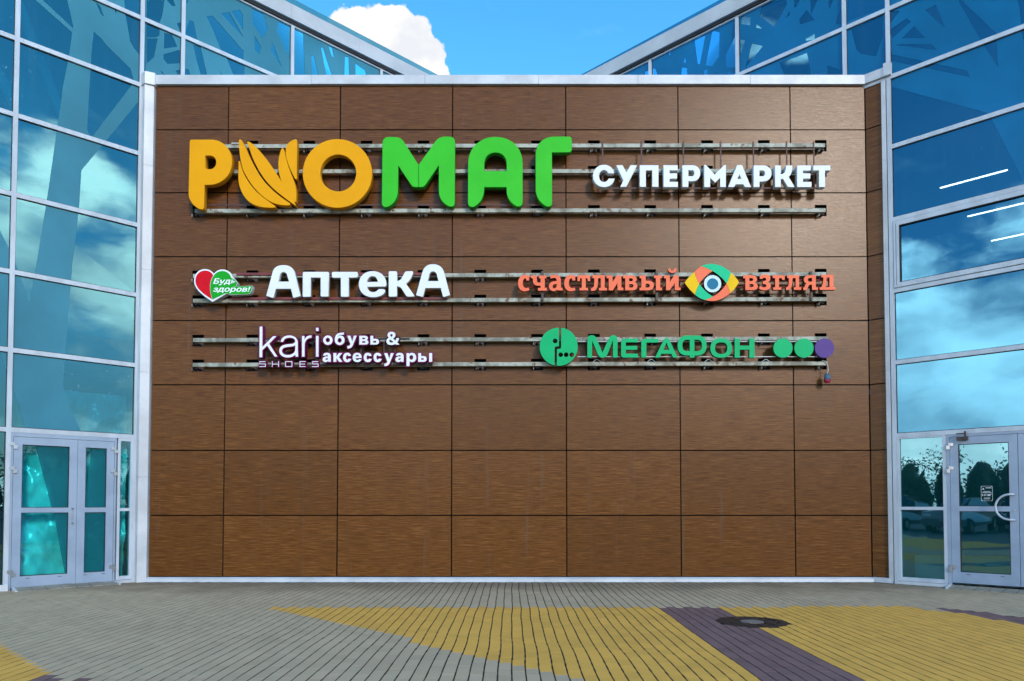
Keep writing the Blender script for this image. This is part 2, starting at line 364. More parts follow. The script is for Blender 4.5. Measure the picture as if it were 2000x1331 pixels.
# glass wings: two vertical planes at 45 degrees that meet in an inner corner behind the clad wall
Q = math.sqrt(0.5)
class Plane:
    def __init__(self, o, e, n): self.o = Vector(o); self.e = Vector(e); self.n = Vector(n)
    def p(self, s, z, off=0.0): return self.o + self.e * s + self.n * off + Vector((0, 0, z))
    def px(self, x, y, off=0.0):
        """where the line of sight through a photo point meets the plane -> (s, z)"""
        d = ray(x, y); c0 = Vector((0, -DIST, 0))
        tt = (off - (c0 - self.o).dot(self.n)) / d.dot(self.n)
        h = c0 + d * tt - self.o
        return h.dot(self.e), EYE + d.z * tt
    def box(self, mb, s0, s1, z0, z1, o0, o1):
        return mb.hexa([self.p(s0, z0, o0), self.p(s1, z0, o0), self.p(s1, z0, o1), self.p(s0, z0, o1),
                        self.p(s0, z1, o0), self.p(s1, z1, o0), self.p(s1, z1, o1), self.p(s0, z1, o1)])
LP = Plane((-5.80, 0, 0), (-Q, -Q, 0), (Q, -Q, 0))
RP = Plane((5.57, 0, 0), (Q, -Q, 0), (-Q, -Q, 0))
def wall_px(x, y, yy=0.0):
    d = ray(x, y); tt = (yy + DIST) / d.y
    return d.x * tt, EYE + d.z * tt
def ground_px(x, y):
    d = ray(x, y); tt = -EYE / d.z
    return d.x * tt, -DIST + d.y * tt

# outlines (letters, film) : SVG-like paths -> polylines
def path(s):
    tk = s.replace(',', ' ').split(); out = []; cur = []; i = 0; x = y = 0.0
    while i < len(tk):
        c = tk[i]; i += 1
        if c == 'M':
            if cur: out.append(cur)
            x, y = float(tk[i]), float(tk[i + 1]); i += 2; cur = [(x, y)]
        elif c == 'L':
            x, y = float(tk[i]), float(tk[i + 1]); i += 2; cur.append((x, y))
        elif c == 'Q':
            a, b, u, v = map(float, tk[i:i + 4]); i += 4
            for k in range(1, 7):
                q = k / 6; cur.append(((1 - q) ** 2 * x + 2 * (1 - q) * q * a + q * q * u, (1 - q) ** 2 * y + 2 * (1 - q) * q * b + q * q * v))
            x, y = u, v
        elif c == 'C':
            a, b, e, f, u, v = map(float, tk[i:i + 6]); i += 6
            for k in range(1, 11):
                q = k / 10; r = 1 - q
                cur.append((r ** 3 * x + 3 * r * r * q * a + 3 * r * q * q * e + q ** 3 * u, r ** 3 * y + 3 * r * r * q * b + 3 * r * q * q * f + q ** 3 * v))
            x, y = u, v
        elif c == 'E':
            a, b, u, v = map(float, tk[i:i + 4]); i += 4
            if cur: out.append(cur)
            cur = [(a + u * math.cos(2 * math.pi * k / 40), b + v * math.sin(2 * math.pi * k / 40)) for k in range(40)]
        elif c == 'Z':
            if cur: out.append(cur); cur = []
    if cur: out.append(cur)
    res = []
    for l in out:
        r = [l[0]]
        for q in l[1:]:
            if (q[0] - r[-1][0]) ** 2 + (q[1] - r[-1][1]) ** 2 > 1e-6: r.append(q)
        if len(r) > 2 and (r[0][0] - r[-1][0]) ** 2 + (r[0][1] - r[-1][1]) ** 2 < 1e-6: r.pop()
        res.append(r)
    return res
def fill(loops, extrude=0.0, bevel=0.0, grow=0.0):
    """2D loops (metres) -> mesh, holes by winding-free even-odd fill; front face at +z"""
    cu = bpy.data.curves.new('outline', 'CURVE'); cu.dimensions = '2D'; cu.fill_mode = 'BOTH'
    for l in loops:
        s = cu.splines.new('POLY'); s.points.add(len(l) - 1); s.use_cyclic_u = True
        for pnt, q in zip(s.points, l): pnt.co = (q[0], q[1], 0, 1)
    cu.extrude = max(extrude / 2 - bevel, 0.0); cu.bevel_depth = bevel; cu.bevel_resolution = 1; cu.offset = grow - bevel
    o = bpy.data.objects.new('outline', cu); C.objects.link(o)
    bpy.context.view_layer.update()
    me = bpy.data.meshes.new_from_object(o.evaluated_get(bpy.context.evaluated_depsgraph_get()))
    bpy.data.objects.remove(o); bpy.data.curves.remove(cu)
    me.materials.clear()
    return me
def glyph(ch, bold=0.0, shear=0.0):
    cu = bpy.data.curves.new('glyph', 'FONT'); cu.body = ch; cu.extrude = 0.5; cu.offset = bold; cu.shear = shear; cu.resolution_u = 3
    o = bpy.data.objects.new('glyph', cu); C.objects.link(o); bpy.context.view_layer.update()
    me = bpy.data.meshes.new_from_object(o.evaluated_get(bpy.context.evaluated_depsgraph_get()))
    bpy.data.objects.remove(o); bpy.data.curves.remove(cu); me.materials.clear()
    return me
def stand_up(me, front, depth, two=True):
    """(x, y, z front) -> wall coordinates (x, front..front+depth, y); material 0 faces the plaza, 1 the rest"""
    for v in me.vertices:
        x, y, z = v.co; v.co = (x, front + depth / 2 - z, y)
    me.update()
    bm = bmesh.new(); bm.from_mesh(me); bmesh.ops.recalc_face_normals(bm, faces=bm.faces)
    for f_ in bm.faces: f_.material_index = 0 if (f_.normal.y < -0.9 or not two) else 1
    bm.to_mesh(me); bm.free()
def letter(name, src, org, scl, front, depth, face, side, parent, bevel=0.0, grow=0.0, dx=0.0):
    loops = [[wall_px(org[0] + (q[0] + dx) / scl, org[1] + q[1] / scl, front) for q in l] for l in path(src)]
    me = fill(loops, depth, bevel, grow); stand_up(me, front, depth)
    return link_mesh(name, me, [face, side], parent)
def glyph_letter(name, ch, box, org, scl, front, depth, face, side, parent, bold=0.0, shear=0.0, pad=0.0):
    me = glyph(ch, bold, shear)
    xs = [v.co.x for v in me.vertices]; ys = [v.co.y for v in me.vertices]
    x0, z0 = wall_px(org[0] + box[0] / scl, org[1] + box[3] / scl, front); x1, z1 = wall_px(org[0] + box[2] / scl, org[1] + box[1] / scl, front)
    x0 -= pad; x1 += pad; z0 -= pad; z1 += pad
    a, b, c_, d = min(xs), max(xs), min(ys), max(ys)
    for v in me.vertices:
        v.co = (x0 + (v.co.x - a) / (b - a) * (x1 - x0), z0 + (v.co.y - c_) / (d - c_) * (z1 - z0), v.co.z * depth)
    stand_up(me, front, depth)
    return link_mesh(name, me, [face, side], parent)

# ------------------------------------------------------------------ ground
gr = MB().poly([(-400, -400, -0.03), (400, -400, -0.03), (400, 400, -0.03), (-400, 400, -0.03)]).build('ground', 'asphalt')
tag(gr, kind='structure')
pav = MB().box(-13, 13, -9.4, 0.02, -0.029, -0.0022).build('pavement', 'moss_joint'); tag(pav, kind='structure')
MAN = (2.45, -3.93, 0.335)
def inside(pt, poly):
    x, y = pt; r = False; j = len(poly) - 1
    for i in range(len(poly)):
        xi, yi = poly[i]; xj, yj = poly[j]
        if (yi > y) != (yj > y) and x < (xj - xi) * (y - yi) / (yj - yi) + xi: r = not r
        j = i
    return r
Y_A = [(-2.85, -2.86), (1.75, -2.86), (1.75, -8.2), (2.0, -8.2), (0.52, -6.49), (0.0, -5.92)]
Y_B = [(2.42, -2.86), (3.9, -2.74), (4.55, -2.74), (4.98, -3.3), (5.12, -4.12), (5.1, -9.5), (2.42, -9.5)]
P_A = [(1.75, -2.86), (2.42, -2.86), (2.42, -9.5), (1.75, -9.5)]
P_B = [(4.75, -2.86), (5.1, -3.1), (5.48, -3.58), (5.55, -9.5), (5.1, -9.5), (5.12, -4.12), (4.98, -3.3)]
Y_C = [(-4.42, -5.11), (-3.17, -6.29), (-3.3, -6.45), (-4.0, -9.5), (-9.5, -9.5), (-7.0, -5.11), (-4.9, -4.65)]
P_C = [(-3.17, -6.29), (-2.2, -7.2), (-2.2, -9.5), (-4.0, -9.5), (-3.3, -6.45)]
def paver_kind(x, y):
    for poly, k in ((P_A, 2), (P_B, 2), (P_C, 2), (Y_A, 1), (Y_B, 1), (Y_C, 1)):
        if inside((x, y), poly): return k
    return 0
PM = ['paver_grey', 'paver_yellow', 'paver_purple']
def paver_verts(w_, l_, h_=0.026, c_=0.001):
    a, b = w_ / 2, l_ / 2
    v = [(-a, -b, -h_), (a, -b, -h_), (a, b, -h_), (-a, b, -h_), (-a, -b, -c_), (a, -b, -c_), (a, b, -c_), (-a, b, -c_),
         (-a + c_, -b + c_, 0), (a - c_, -b + c_, 0), (a - c_, b - c_, 0), (-a + c_, b - c_, 0)]
    f = [(8, 9, 10, 11)] + [(i, (i + 1) % 4, 4 + (i + 1) % 4, 4 + i) for i in range(4)] + [(4 + i, 4 + (i + 1) % 4, 8 + (i + 1) % 4, 8 + i) for i in range(4)]
    return v, f
PVS = [paver_verts(0.0892, l_) for l_ in (0.1992, 0.1990, 0.1958)]
shared = []
for k in range(3):
    me = bpy.data.meshes.new('paver'); me.from_pydata(PVS[k][0], [], PVS[k][1]); me.update(); me.materials.append(MATS[PM[k]]); shared.append(me)
cells = []
for i in range(-125, 125):
    x = (i + 0.5) * 0.1
    rowoff = 0.1 if abs(i) % 2 else 0.0
    for j in range(0, 47):
        y = -(j + 0.5) * 0.2 + (-0.0 if not rowoff else 0.1)
        if y > -0.09: continue
        if x < -5.80 + y + 0.12 or x > 5.57 - y - 0.12: continue          # stays in front of both glass wings
        if (x - MAN[0]) ** 2 + (y - MAN[1]) ** 2 < (MAN[2] - 0.02) ** 2: continue
        cells.append((x, y))
def seen(c_):
    d = c_[1] + DIST
    if d < 0.5: return False
    u = PCX + FPX * c_[0] / d; v = 985 + FPX * EYE / d
    return -25 < u < 2025 and v < 1350
near = sorted((c_ for c_ in cells if seen(c_)), key=lambda c_: (c_[0]) ** 2 * 0.15 + (c_[1] + DIST) ** 2)[:300]
nearset = set(near)
def jitter(x, y):
    i = int(math.floor(x / 0.1)) + 126
    r = random.Random(int(x * 1000) * 7919 + int(y * 1000))
    return 0.004 * math.sin(y * 2.3 + i * 0.11) + 0.003 * math.sin(y * 5.1 + i * 0.23) + r.uniform(-.0009, .0009), r.uniform(-0.0009, 0.0005), r.uniform(-0.004, 0.004)
for (x, y) in near:
    o = bpy.data.objects.new('paver', shared[paver_kind(x, y)]); C.objects.link(o); o.parent = pav
    jx, jz, jr = jitter(x, y); o.location = (x + jx, y, jz); o.rotation_euler = (0, 0, jr)
vv, ff, mi = [], [], []
for (x, y) in cells:
    if (x, y) in nearset: continue
    n = len(vv); jx, jz, jr = jitter(x, y); cr, sr = math.cos(jr), math.sin(jr)
    k = paver_kind(x, y); PV, PF = PVS[k]
    vv += [(x + jx + a * cr - b * sr, y + a * sr + b * cr, c_ + jz) for a, b, c_ in PV]
    for f in PF: ff.append(tuple(n + q for q in f)); mi.append(k)
me = bpy.data.meshes.new('paving'); me.from_pydata(vv, [], ff); me.update()
o = link_mesh('paving', me, PM, pav); me.polygons.foreach_set('material_index', mi); tag(o, kind='stuff')

# drain cover let into the paving
mh = empty('drain_cover', (MAN[0], MAN[1], 0)); tag(mh, 'round rusty iron drain cover set in the purple and yellow pavers', 'manhole')
ring = MB(); n = 48
for k in range(n):
    a0, a1 = 2 * math.pi * k / n, 2 * math.pi * (k + 1) / n
    def rp(a, r, z): return (MAN[0] + r * math.cos(a), MAN[1] + r * math.sin(a), z)
    j0 = 0.352; j1 = j0
    ring.poly([rp(a0, 0.27, 0.006), rp(a0, j0, 0.004), rp(a1, j1, 0.004), rp(a1, 0.27, 0.006)])
    ring.poly([rp(a0, j0, 0.004), rp(a0, j0, -0.012), rp(a1, j1, -0.012), rp(a1, j1, 0.004)])
    ring.poly([rp(a0, 0.27, -0.012), rp(a0, 0.27, 0.006), rp(a1, 0.27, 0.006), rp(a1, 0.27, -0.012)])
ring.build('frame_ring', 'cast_iron', mh)
lid = MB().prism([(MAN[0] + 0.262 * math.cos(2 * math.pi * k / 40), MAN[1] + 0.262 * math.sin(2 * math.pi * k / 40), -0.012) for k in range(40)], (0, 0, 0.0125)).build('lid', 'cast_iron', mh)
for k in range(9):
    a = 2 * math.pi * k / 9; ca, sa = math.cos(a), math.sin(a)
    q = lambda r, tt: (MAN[0] + r * ca - tt * sa, MAN[1] + r * sa + tt * ca, 0.0007)
    MB().prism([q(0.135, -0.016), q(0.245, -0.03), q(0.245, 0.03), q(0.135, 0.016)], (0, 0, 0.005)).build('rib', 'cast_iron', lid)
MB().prism([(MAN[0] + 0.115 * math.cos(2 * math.pi * k / 32), MAN[1] + 0.115 * math.sin(2 * math.pi * k / 32), 0.0007) for k in range(32)], (0, 0, 0.006)).build('centre_plate', 'worn_iron', lid)

# ------------------------------------------------------------------ clad wall
CX = [-5.62, -4.469, -2.706, -0.936, 0.848, 2.618, 4.386, 5.556]
RZ = [0.078, 1.026, 2.035, 3.058, 4.066, 5.074, 6.089, 7.095, 7.80]
wall = empty('clad_wall', (0, 0, 0)); tag(wall, 'brown wood-look panel wall carrying the shop signs between two glass wings', 'wall')
RAILS = [(385, 1612, 285.5, 284.0), (385, 1612, 335.0, 334.0), (380, 1613, 412.0, 410.5), (377, 1614, 539.0, 535.5), (377, 1615, 587.5, 584.5), (377, 1618, 664.5, 661.5), (376, 1617, 713.0, 710.0)]
BRX = [387, 493, 604, 716, 827, 938, 1049, 1160, 1270, 1381, 1492, 1603]
holes = []; rail_geo = []
for (xa, xb, ya, yb) in RAILS:
    br = []
    for bx in BRX:
        yy = ya + (yb - ya) * (bx - 380) / 1230.0
        X, Z = wall_px(bx, yy + 1.0)
        dx = 0.0
        holes.append((X - 0.092, X + 0.092, Z - 0.090, Z + 0.090)); br.append((X, Z))
    rail_geo.append(br)
GAP = 0.009
for ci in range(7):
    for ri in range(8):
        x0, x1, z0, z1 = CX[ci] + GAP, CX[ci + 1] - GAP, RZ[ri] + GAP, RZ[ri + 1] - GAP
        if ci == 6: x1 = CX[7]
        hs = [h for h in holes if h[0] < x1 and h[1] > x0 and h[2] < z1 and h[3] > z0]
        xs = sorted({x0, x1} | {min(max(v, x0), x1) for h in hs for v in h[:2]}); zs = sorted({z0, z1} | {min(max(v, z0), z1) for h in hs for v in h[2:]})
        cut = lambda a, b: any(h[0] < a < h[1] and h[2] < b < h[3] for h in hs)
        nx, nz = len(xs) - 1, len(zs) - 1
        solid = [[not cut((xs[i] + xs[i + 1]) / 2, (zs[j] + zs[j + 1]) / 2) for j in range(nz)] for i in range(nx)]
        mb = MB(); T = 0.012
        for i in range(nx):
            for j in range(nz):
                if not solid[i][j]: continue
                a, b, c_, d = xs[i], xs[i + 1], zs[j], zs[j + 1]
                mb.poly([(a, 0, c_), (b, 0, c_), (b, 0, d), (a, 0, d)]); mb.poly([(a, T, d), (b, T, d), (b, T, c_), (a, T, c_)])
                if i == 0 or not solid[i - 1][j]: mb.poly([(a, T, c_), (a, 0, c_), (a, 0, d), (a, T, d)])
                if i == nx - 1 or not solid[i + 1][j]: mb.poly([(b, 0, c_), (b, T, c_), (b, T, d), (b, 0, d)])
                if j == 0 or not solid[i][j - 1]: mb.poly([(a, T, c_), (b, T, c_), (b, 0, c_), (a, 0, c_)])
                if j == nz - 1 or not solid[i][j + 1]: mb.poly([(a, 0, d), (b, 0, d), (b, T, d), (a, T, d)])
        me = mb.mesh('panel'); o = link_mesh('panel', me, 'wood_laminate', wall)
        o.location = (0, random.uniform(-0.0015, 0.0015), 0)
for ri in range(8):      # the short return on the right, parallel to the glass wing
    RP.box(MB(), 0.006, 0.245, RZ[ri] + GAP, RZ[ri + 1] - GAP, -0.010, 0.0).build('panel', 'wood_laminate', wall)
MB().box(-5.62, 5.50, 0.13, 0.20, 0.0, 7.79).build('backing', 'cavity', wall)
RP.box(MB(), 0.03, 0.25, 0.0, 7.79, -0.12, -0.06).build('backing', 'cavity', wall)
MB().poly([(-5.66, 0.03, 7.82), (5.53, 0.03, 7.82), (-0.115, 5.62, 7.82)]).build('roof', 'parapet_metal', wall)
# coping along the top, in lengths
cxs = [-5.62, -3.15, -1.37, 0.42, 1.98, 3.75, 5.545]
for a, b in zip(cxs[:-1], cxs[1:]):
    mb = MB(); z0, z1 = 7.802, 7.945
    mb.prism([(a + 0.002, -0.055, z0 + random.uniform(-.003, .003)), (a + 0.002, -0.055, z1), (a + 0.002, 0.30, z1 + 0.02), (a + 0.002, 0.30, z0)], (b - a - 0.004, 0, 0))
    mb.build('coping', 'white_trim', wall)
RP.box(MB(), 0.0, 0.36, 7.806, 7.950, -0.25, 0.058).build('coping', 'white_trim', wall)
RP.box(MB(), 0.30, 0.40, 7.800, 8.000, -0.10, 0.075).build('coping_end', 'white_trim', wall)
# white corner posts in lengths, base flashing
zj = [0.0, 1.62, 3.25, 4.85, 6.5, 7.78]
for a, b in zip(zj[:-1], zj[1:]):
    MB().prism([(-5.822, -0.035, a), (-5.745, -0.105, a), (-5.628, -0.045, a), (-5.628, 0.10, a), (-5.80, 0.10, a)], (0, 0, b - a - 0.003)).build('corner_post', 'white_trim', wall)
    RP.box(MB(), 0.250, 0.312, a, b - 0.003, -0.10, 0.030).build('corner_post', 'white_trim', wall)
MB().prism([(-5.84, -0.05, 7.775), (-5.735, -0.13, 7.775), (-5.605, -0.075, 7.775), (-5.605, 0.15, 7.775), (-5.80, 0.15, 7.775)], (0, 0, 0.19)).build('coping_end', 'white_trim', wall)
fx = [-5.70, -3.4, -1.2, 0.35, 2.5, 4.1, 5.57]
for a, b in zip(fx[:-1], fx[1:]):
    MB().prism([(a, 0.02, 0.074), (a, -0.012, 0.074), (a, -0.052, 0.052), (a, -0.058, 0.002), (a, 0.02, 0.002)], (b - a - 0.003, 0, 0)).build('base_flashing', 'white_trim', wall)
RP.box(MB(), 0.015, 0.255, 0.004, 0.078, -0.03, 0.045).build('base_flashing', 'white_trim', wall)

# ------------------------------------------------------------------ glass wings
TZ = [2.24, 3.355, 4.455, 5.555, 6.69, 7.785, 8.86]
TOP = 9.99; PAR = 10.26
def film_mesh(P, outer, holes_, off):
    def cv(l, org, scl): return [P.px(org[0] + a / scl, org[1] + b / scl, off) for a, b in l]
    loops = [cv(l, o_, s_) for l, o_, s_ in outer] + [cv(l, o_, s_) for l, o_, s_ in holes_]
    me = fill(loops)
    for v in me.vertices: v.co = P.p(v.co.x, v.co.y, off)
    me.update(); return me

def wing(P, label, mull, side, glass, lowcells, s_in):
    W_ = empty('glass_wing', P.p(0, 0)); tag(W_, label, 'glass facade')
    fw = 0.030
    s_out = mull[-1]
    for s in mull:
        z0 = 7.0 if s < -0.1 else 0.0
        mb = MB(); P.box(mb, s - fw, s + fw, z0, TOP - 0.02, -0.10, 0.022); mb.build('mullion', 'white_frame', W_)
        P.box(MB(), s - fw - 0.008, s + fw + 0.008, z0, TOP - 0.02, -0.13, -0.004).build('gasket', 'gasket', W_)
    ms = sorted(mull)
    for i in range(len(ms) - 1):
        a, b = ms[i] + fw, ms[i + 1] - fw
        for k, z in enumerate(TZ):
            if ms[i] < -0.1 and z < 7.0: continue
            P.box(MB(), a, b, z - 0.032, z + 0.032, -0.10, 0.018).build('transom', 'white_frame', W_)
            P.box(MB(), a, b, z - 0.042, z + 0.042, -0.12, -0.004).build('gasket', 'gasket', W_)
        zs = [0.0] + TZ + [TOP]
        for k in range(len(zs) - 1):
            z0, z1 = zs[k], zs[k + 1]
            if ms[i] < -0.1 and z1 < 7.8: continue
            if k == 0 and ms[i] in lowcells: continue
            g_ = MB(); e0, e1 = a - 0.01, b + 0.01; y0, y1 = z0 + (0.03 if k else 0.09), z1 - 0.03
            r = random.Random(int(ms[i] * 100) * 31 + k * 7 + (5 if side == 'L' else 0))
            t0, t1 = r.uniform(-.002, .002), r.uniform(-.002, .002)
            g_.poly([P.p(e0, y0, -0.016 + t0), P.p(e1, y0, -0.016 - t0), P.p(e1, y1, -0.016 - t1), P.p(e0, y1, -0.016 + t1)])
            g_.build('pane', glass, W_)
    # parapet band in lengths
    ps = [s_in, -5.4, -3.9, -2.45, -0.9, 0.6, 2.1, 3.6, 5.1, 6.6, s_out + 0.1]
    for a, b in zip(ps[:-1], ps[1:]):
        mb = MB(); P.box(mb, a + 0.0015, b - 0.0015, TOP, PAR, -0.25, 0.10); mb.build('parapet', 'parapet_metal', W_)
    P.box(MB(), s_in, s_out + 0.1, TOP - 0.045, TOP - 0.002, -0.2, 0.055).build('parapet_soffit', 'gasket', W_)
    P.box(MB(), s_in, s_out + 0.1, TOP - 0.075, TOP - 0.048, -0.1, 0.02).build('transom', 'white_frame', W_)
    # rooms behind the glass
    P.box(MB(), s_in, s_out + 0.1, 9.80, 9.90, -6.2, -0.14).build('roof_slab', 'interior_wall', W_)
    P.box(MB(), s_in, s_out + 0.1, 0.0, 9.80, -6.4, -6.2).build('back_wall', 'interior_wall', W_)
    P.box(MB(), s_out + 0.1, s_out + 0.3, 0.0, 9.85, -6.4, 0.0).build('end_wall', 'parapet_metal', W_)
    P.box(MB(), s_in - 0.1, s_in, 0.0, 9.85, -6.4, -0.12).build('end_wall', 'interior_wall', W_)
    P.box(MB(), s_in, s_out + 0.1, -0.02, 0.012, -6.2, -0.02).build('floor_slab', 'interior_floor', W_)
    return W_

def leaf(P, parent, s0, s1, z0, z1, rails, hinge_s, name='door', gmat='glass_door'):
    """one aluminium door leaf: frame of stiles and rails, two panes, hinges"""
    sw = 0.105
    mb = MB()
    P.box(mb, s0, s0 + sw, z0, z1, -0.05, 0.012); P.box(mb, s1 - sw, s1, z0, z1, -0.05, 0.012)
    zz = [(z0, z0 + rails[0]), (rails[1] - 0.035, rails[1] + 0.035), (z1 - 0.105, z1)]
    for a, b in zz: P.box(mb, s0 + sw, s1 - sw, a, b, -0.049, 0.0105)
    d = mb.build(name, 'door_alu', parent)
    for (a, b) in ((zz[0][1], zz[1][0]), (zz[1][1], zz[2][0])):
        gk = MB(); e = 0.008
        P.box(gk, s0 + sw, s0 + sw + e, a, b, -0.045, 0.004); P.box(gk, s1 - sw - e, s1 - sw, a, b, -0.045, 0.004)
        P.box(gk, s0 + sw + e, s1 - sw - e, a, a + e, -0.045, 0.004); P.box(gk, s0 + sw + e, s1 - sw - e, b - e, b, -0.045, 0.004)
        gk.build('gasket', 'gasket', d)
        g_ = MB(); t0 = random.uniform(-.003, .003)
        g_.poly([P.p(s0 + sw, a, -0.02 + t0), P.p(s1 - sw, a, -0.02 - t0), P.p(s1 - sw, b, -0.02 - t0), P.p(s0 + sw, b, -0.02 + t0)])
        g_.build('pane', gmat, d)
    for hz in ((z0 + 0.20), (z1 - 0.47), (z1 - 0.13)):
        h = MB(); P.box(h, hinge_s - 0.042, hinge_s - 0.004, hz - 0.040, hz + 0.012, 0.013, 0.036); P.box(h, hinge_s - 0.002, hinge_s + 0.050, hz + 0.004, hz + 0.048, 0.013, 0.032)
        P.box(h, hinge_s - 0.010, hinge_s + 0.006, hz - 0.045, hz + 0.055, 0.014, 0.040)
        h.build('hinge', 'steel', d)
    for q in (0.25, 0.75):
        ss = s0 + (s1 - s0) * q
        P.box(MB(), ss - 0.022, ss + 0.022, z0 + rails[0] - 0.035, z0 + rails[0] - 0.028, 0.010, 0.0135).build('drain_slot', 'gasket', d)
    return d

S_IN = -8.0
left = wing(LP, 'left glass wing with a pale tree-shaped film and a grey double door', [-6.43, -4.48, -2.53, -0.58, 0.05, 1.715, 3.66, 5.61, 7.56], 'L', 'glass_left', (0.05,), S_IN)
right = wing(RP, 'right glass wing with blue film shapes, lit ceiling lamps and a glass door', [-5.90, -4.03, -2.17, -0.30, 0.355, 2.45, 4.40, 6.35, 8.30], 'R', 'glass_right', (0.355,), S_IN)

# left door bay
MB_ = MB(); LP.box(MB_, 1.655, 1.685, 0.0, 2.208, -0.08, 0.014); LP.box(MB_, 0.320, 0.345, 0.0, 2.208, -0.08, 0.014); LP.box(MB_, 0.345, 1.655, 2.150, 2.208, -0.08, 0.014)
MB_.build('door_frame', 'door_alu', left)
d1 = leaf(LP, left, 0.850, 1.650, 0.035, 2.145, (0.155, 1.115), 1.650, gmat='glass_left_door')
d2 = leaf(LP, left, 0.350, 0.846, 0.035, 2.145, (0.155, 1.115), 0.350, gmat='glass_left_door')
for zz, rr in ((1.135, 0.017), (0.925, 0.015)):
    c0 = LP.p(0.905, zz, 0.012); MB().tube([c0, c0 + LP.n * 0.018], rr, 14).build('lock', 'steel', d1)
    MB().tube([c0 + LP.n * 0.0182, c0 + LP.n * 0.022], rr * 0.5, 10).build('keyhole', 'gasket', d1)
LP.box(MB(), 0.893, 0.917, 0.985, 1.075, 0.0121, 0.016).build('lock_plate', 'steel', d1)
MB_ = MB(); LP.box(MB_, 0.080, 0.118, 0.05, 2.208, -0.06, 0.016); LP.box(MB_, 0.262, 0.300, 0.05, 2.208, -0.06, 0.016)
for a, b in ((0.05, 0.105), (1.095, 1.140), (2.165, 2.208)): LP.box(MB_, 0.118, 0.262, a, b, -0.06, 0.0145)
sl_ = MB_.build('side_light', 'white_frame', left)
for a, b in ((0.105, 1.095), (1.140, 2.165)):
    MB().poly([LP.p(0.112, a, -0.02), LP.p(0.268, a, -0.02), LP.p(0.268, b, -0.02), LP.p(0.112, b, -0.02)]).build('pane', 'glass_left_door', sl_)
LP.box(MB(), 0.03, 0.318, 0.0, 0.045, -0.06, 0.040).build('sill', 'white_trim', left)
LP.box(MB(), 1.690, 3.62, 0.0, 0.085, -0.06, 0.050).build('sill', 'white_trim', left)
# crumpled plastic sheet hung inside the left doors
def sheet(P, parent, s0, s1, z0, z1, off, amp, seed, nx=46, nz=64):
    from mathutils import noise as mn
    vv, ff = [], []
    for j in range(nz + 1):
        for i in range(nx + 1):
            s = s0 + (s1 - s0) * i / nx; z = z0 + (z1 - z0) * j / nz
            d = amp * (mn.noise(Vector((s * 3 + seed, z * 1.6, 0.3))) + 0.55 * mn.noise(Vector((s * 9 + seed, z * 5, 1.3))) + 0.25 * mn.noise(Vector((s * 22, z * 17 + seed, 2.3))))
            vv.append(tuple(P.p(s, z, off + d)))
    for j in range(nz):
        for i in range(nx): a = j * (nx + 1) + i; ff.append((a, a + 1, a + nx + 2, a + nx + 1))
    me = bpy.data.meshes.new('plastic_sheet'); me.from_pydata(vv, [], ff); me.update()
    for p_ in me.polygons: p_.use_smooth = True
    return link_mesh('plastic_sheet', me, 'plastic_sheet', parent)
sheet(LP, left, 0.09, 1.64, 0.05, 2.9, -0.28, 0.10, 1.0)
# right door bay
MB_ = MB(); RP.box(MB_, 1.052, 1.098, 0.0, 2.205, -0.08, 0.014); RP.box(MB_, 1.098, 2.42, 2.170, 2.206, -0.08, 0.014)
MB_.build('door_frame', 'door_alu', right)
d3 = leaf(RP, right, 1.102, 1.930, 0.075, 2.165, (0.155, 1.135), 1.102)
d4 = leaf(RP, right, 1.936, 2.415, 0.075, 2.165, (0.155, 1.135), 2.415)
pts = []
for k in range(17):
    a = math.pi * k / 16
    pts.append(RP.p(1.845 - 0.175 * math.sin(a) - (0.0), 1.16 + 0.175 * math.cos(a), 0.085))
pts = [RP.p(1.875, 1.335, 0.016), RP.p(1.872, 1.335, 0.070)] + pts + [RP.p(1.872, 0.985, 0.070), RP.p(1.875, 0.985, 0.016)]
MB().tube(pts, 0.0145, 10).build('handle', 'white_frame', d3, smooth=True)
c0 = RP.p(1.885, 1.115, 0.012); MB().tube([c0, c0 + RP.n * 0.014], 0.016, 12).build('lock', 'steel', d3)
mb = MB(); RP.box(mb, 1.20, 1.34, 2.115, 2.165, 0.013, 0.060); RP.box(mb, 1.30, 1.325, 2.10, 2.24, 0.061, 0.075); RP.box(mb, 1.20, 1.32, 2.20, 2.215, 0.061, 0.076)
mb.build('door_closer', 'dark_steel', d3)
MB_ = MB(); RP.box(MB_, 0.388, 0.422, 0.05, 2.206, -0.06, 0.016); RP.box(MB_, 1.005, 1.050, 0.05, 2.206, -0.06, 0.016)
for a, b in ((0.05, 0.105), (1.115, 1.160), (2.185, 2.206)): RP.box(MB_, 0.422, 1.005, a, b, -0.06, 0.0145)
sr_ = MB_.build('side_light', 'white_frame', right)
for a, b in ((0.105, 1.115), (1.160, 2.185)):
    MB().poly([RP.p(0.415, a, -0.02), RP.p(1.012, a, -0.021), RP.p(1.012, b, -0.022), RP.p(0.415, b, -0.019)]).build('pane', 'glass_door', sr_)
RP.box(MB(), 0.33, 1.05, 0.0, 0.045, -0.06, 0.040).build('sill', 'white_trim', right)
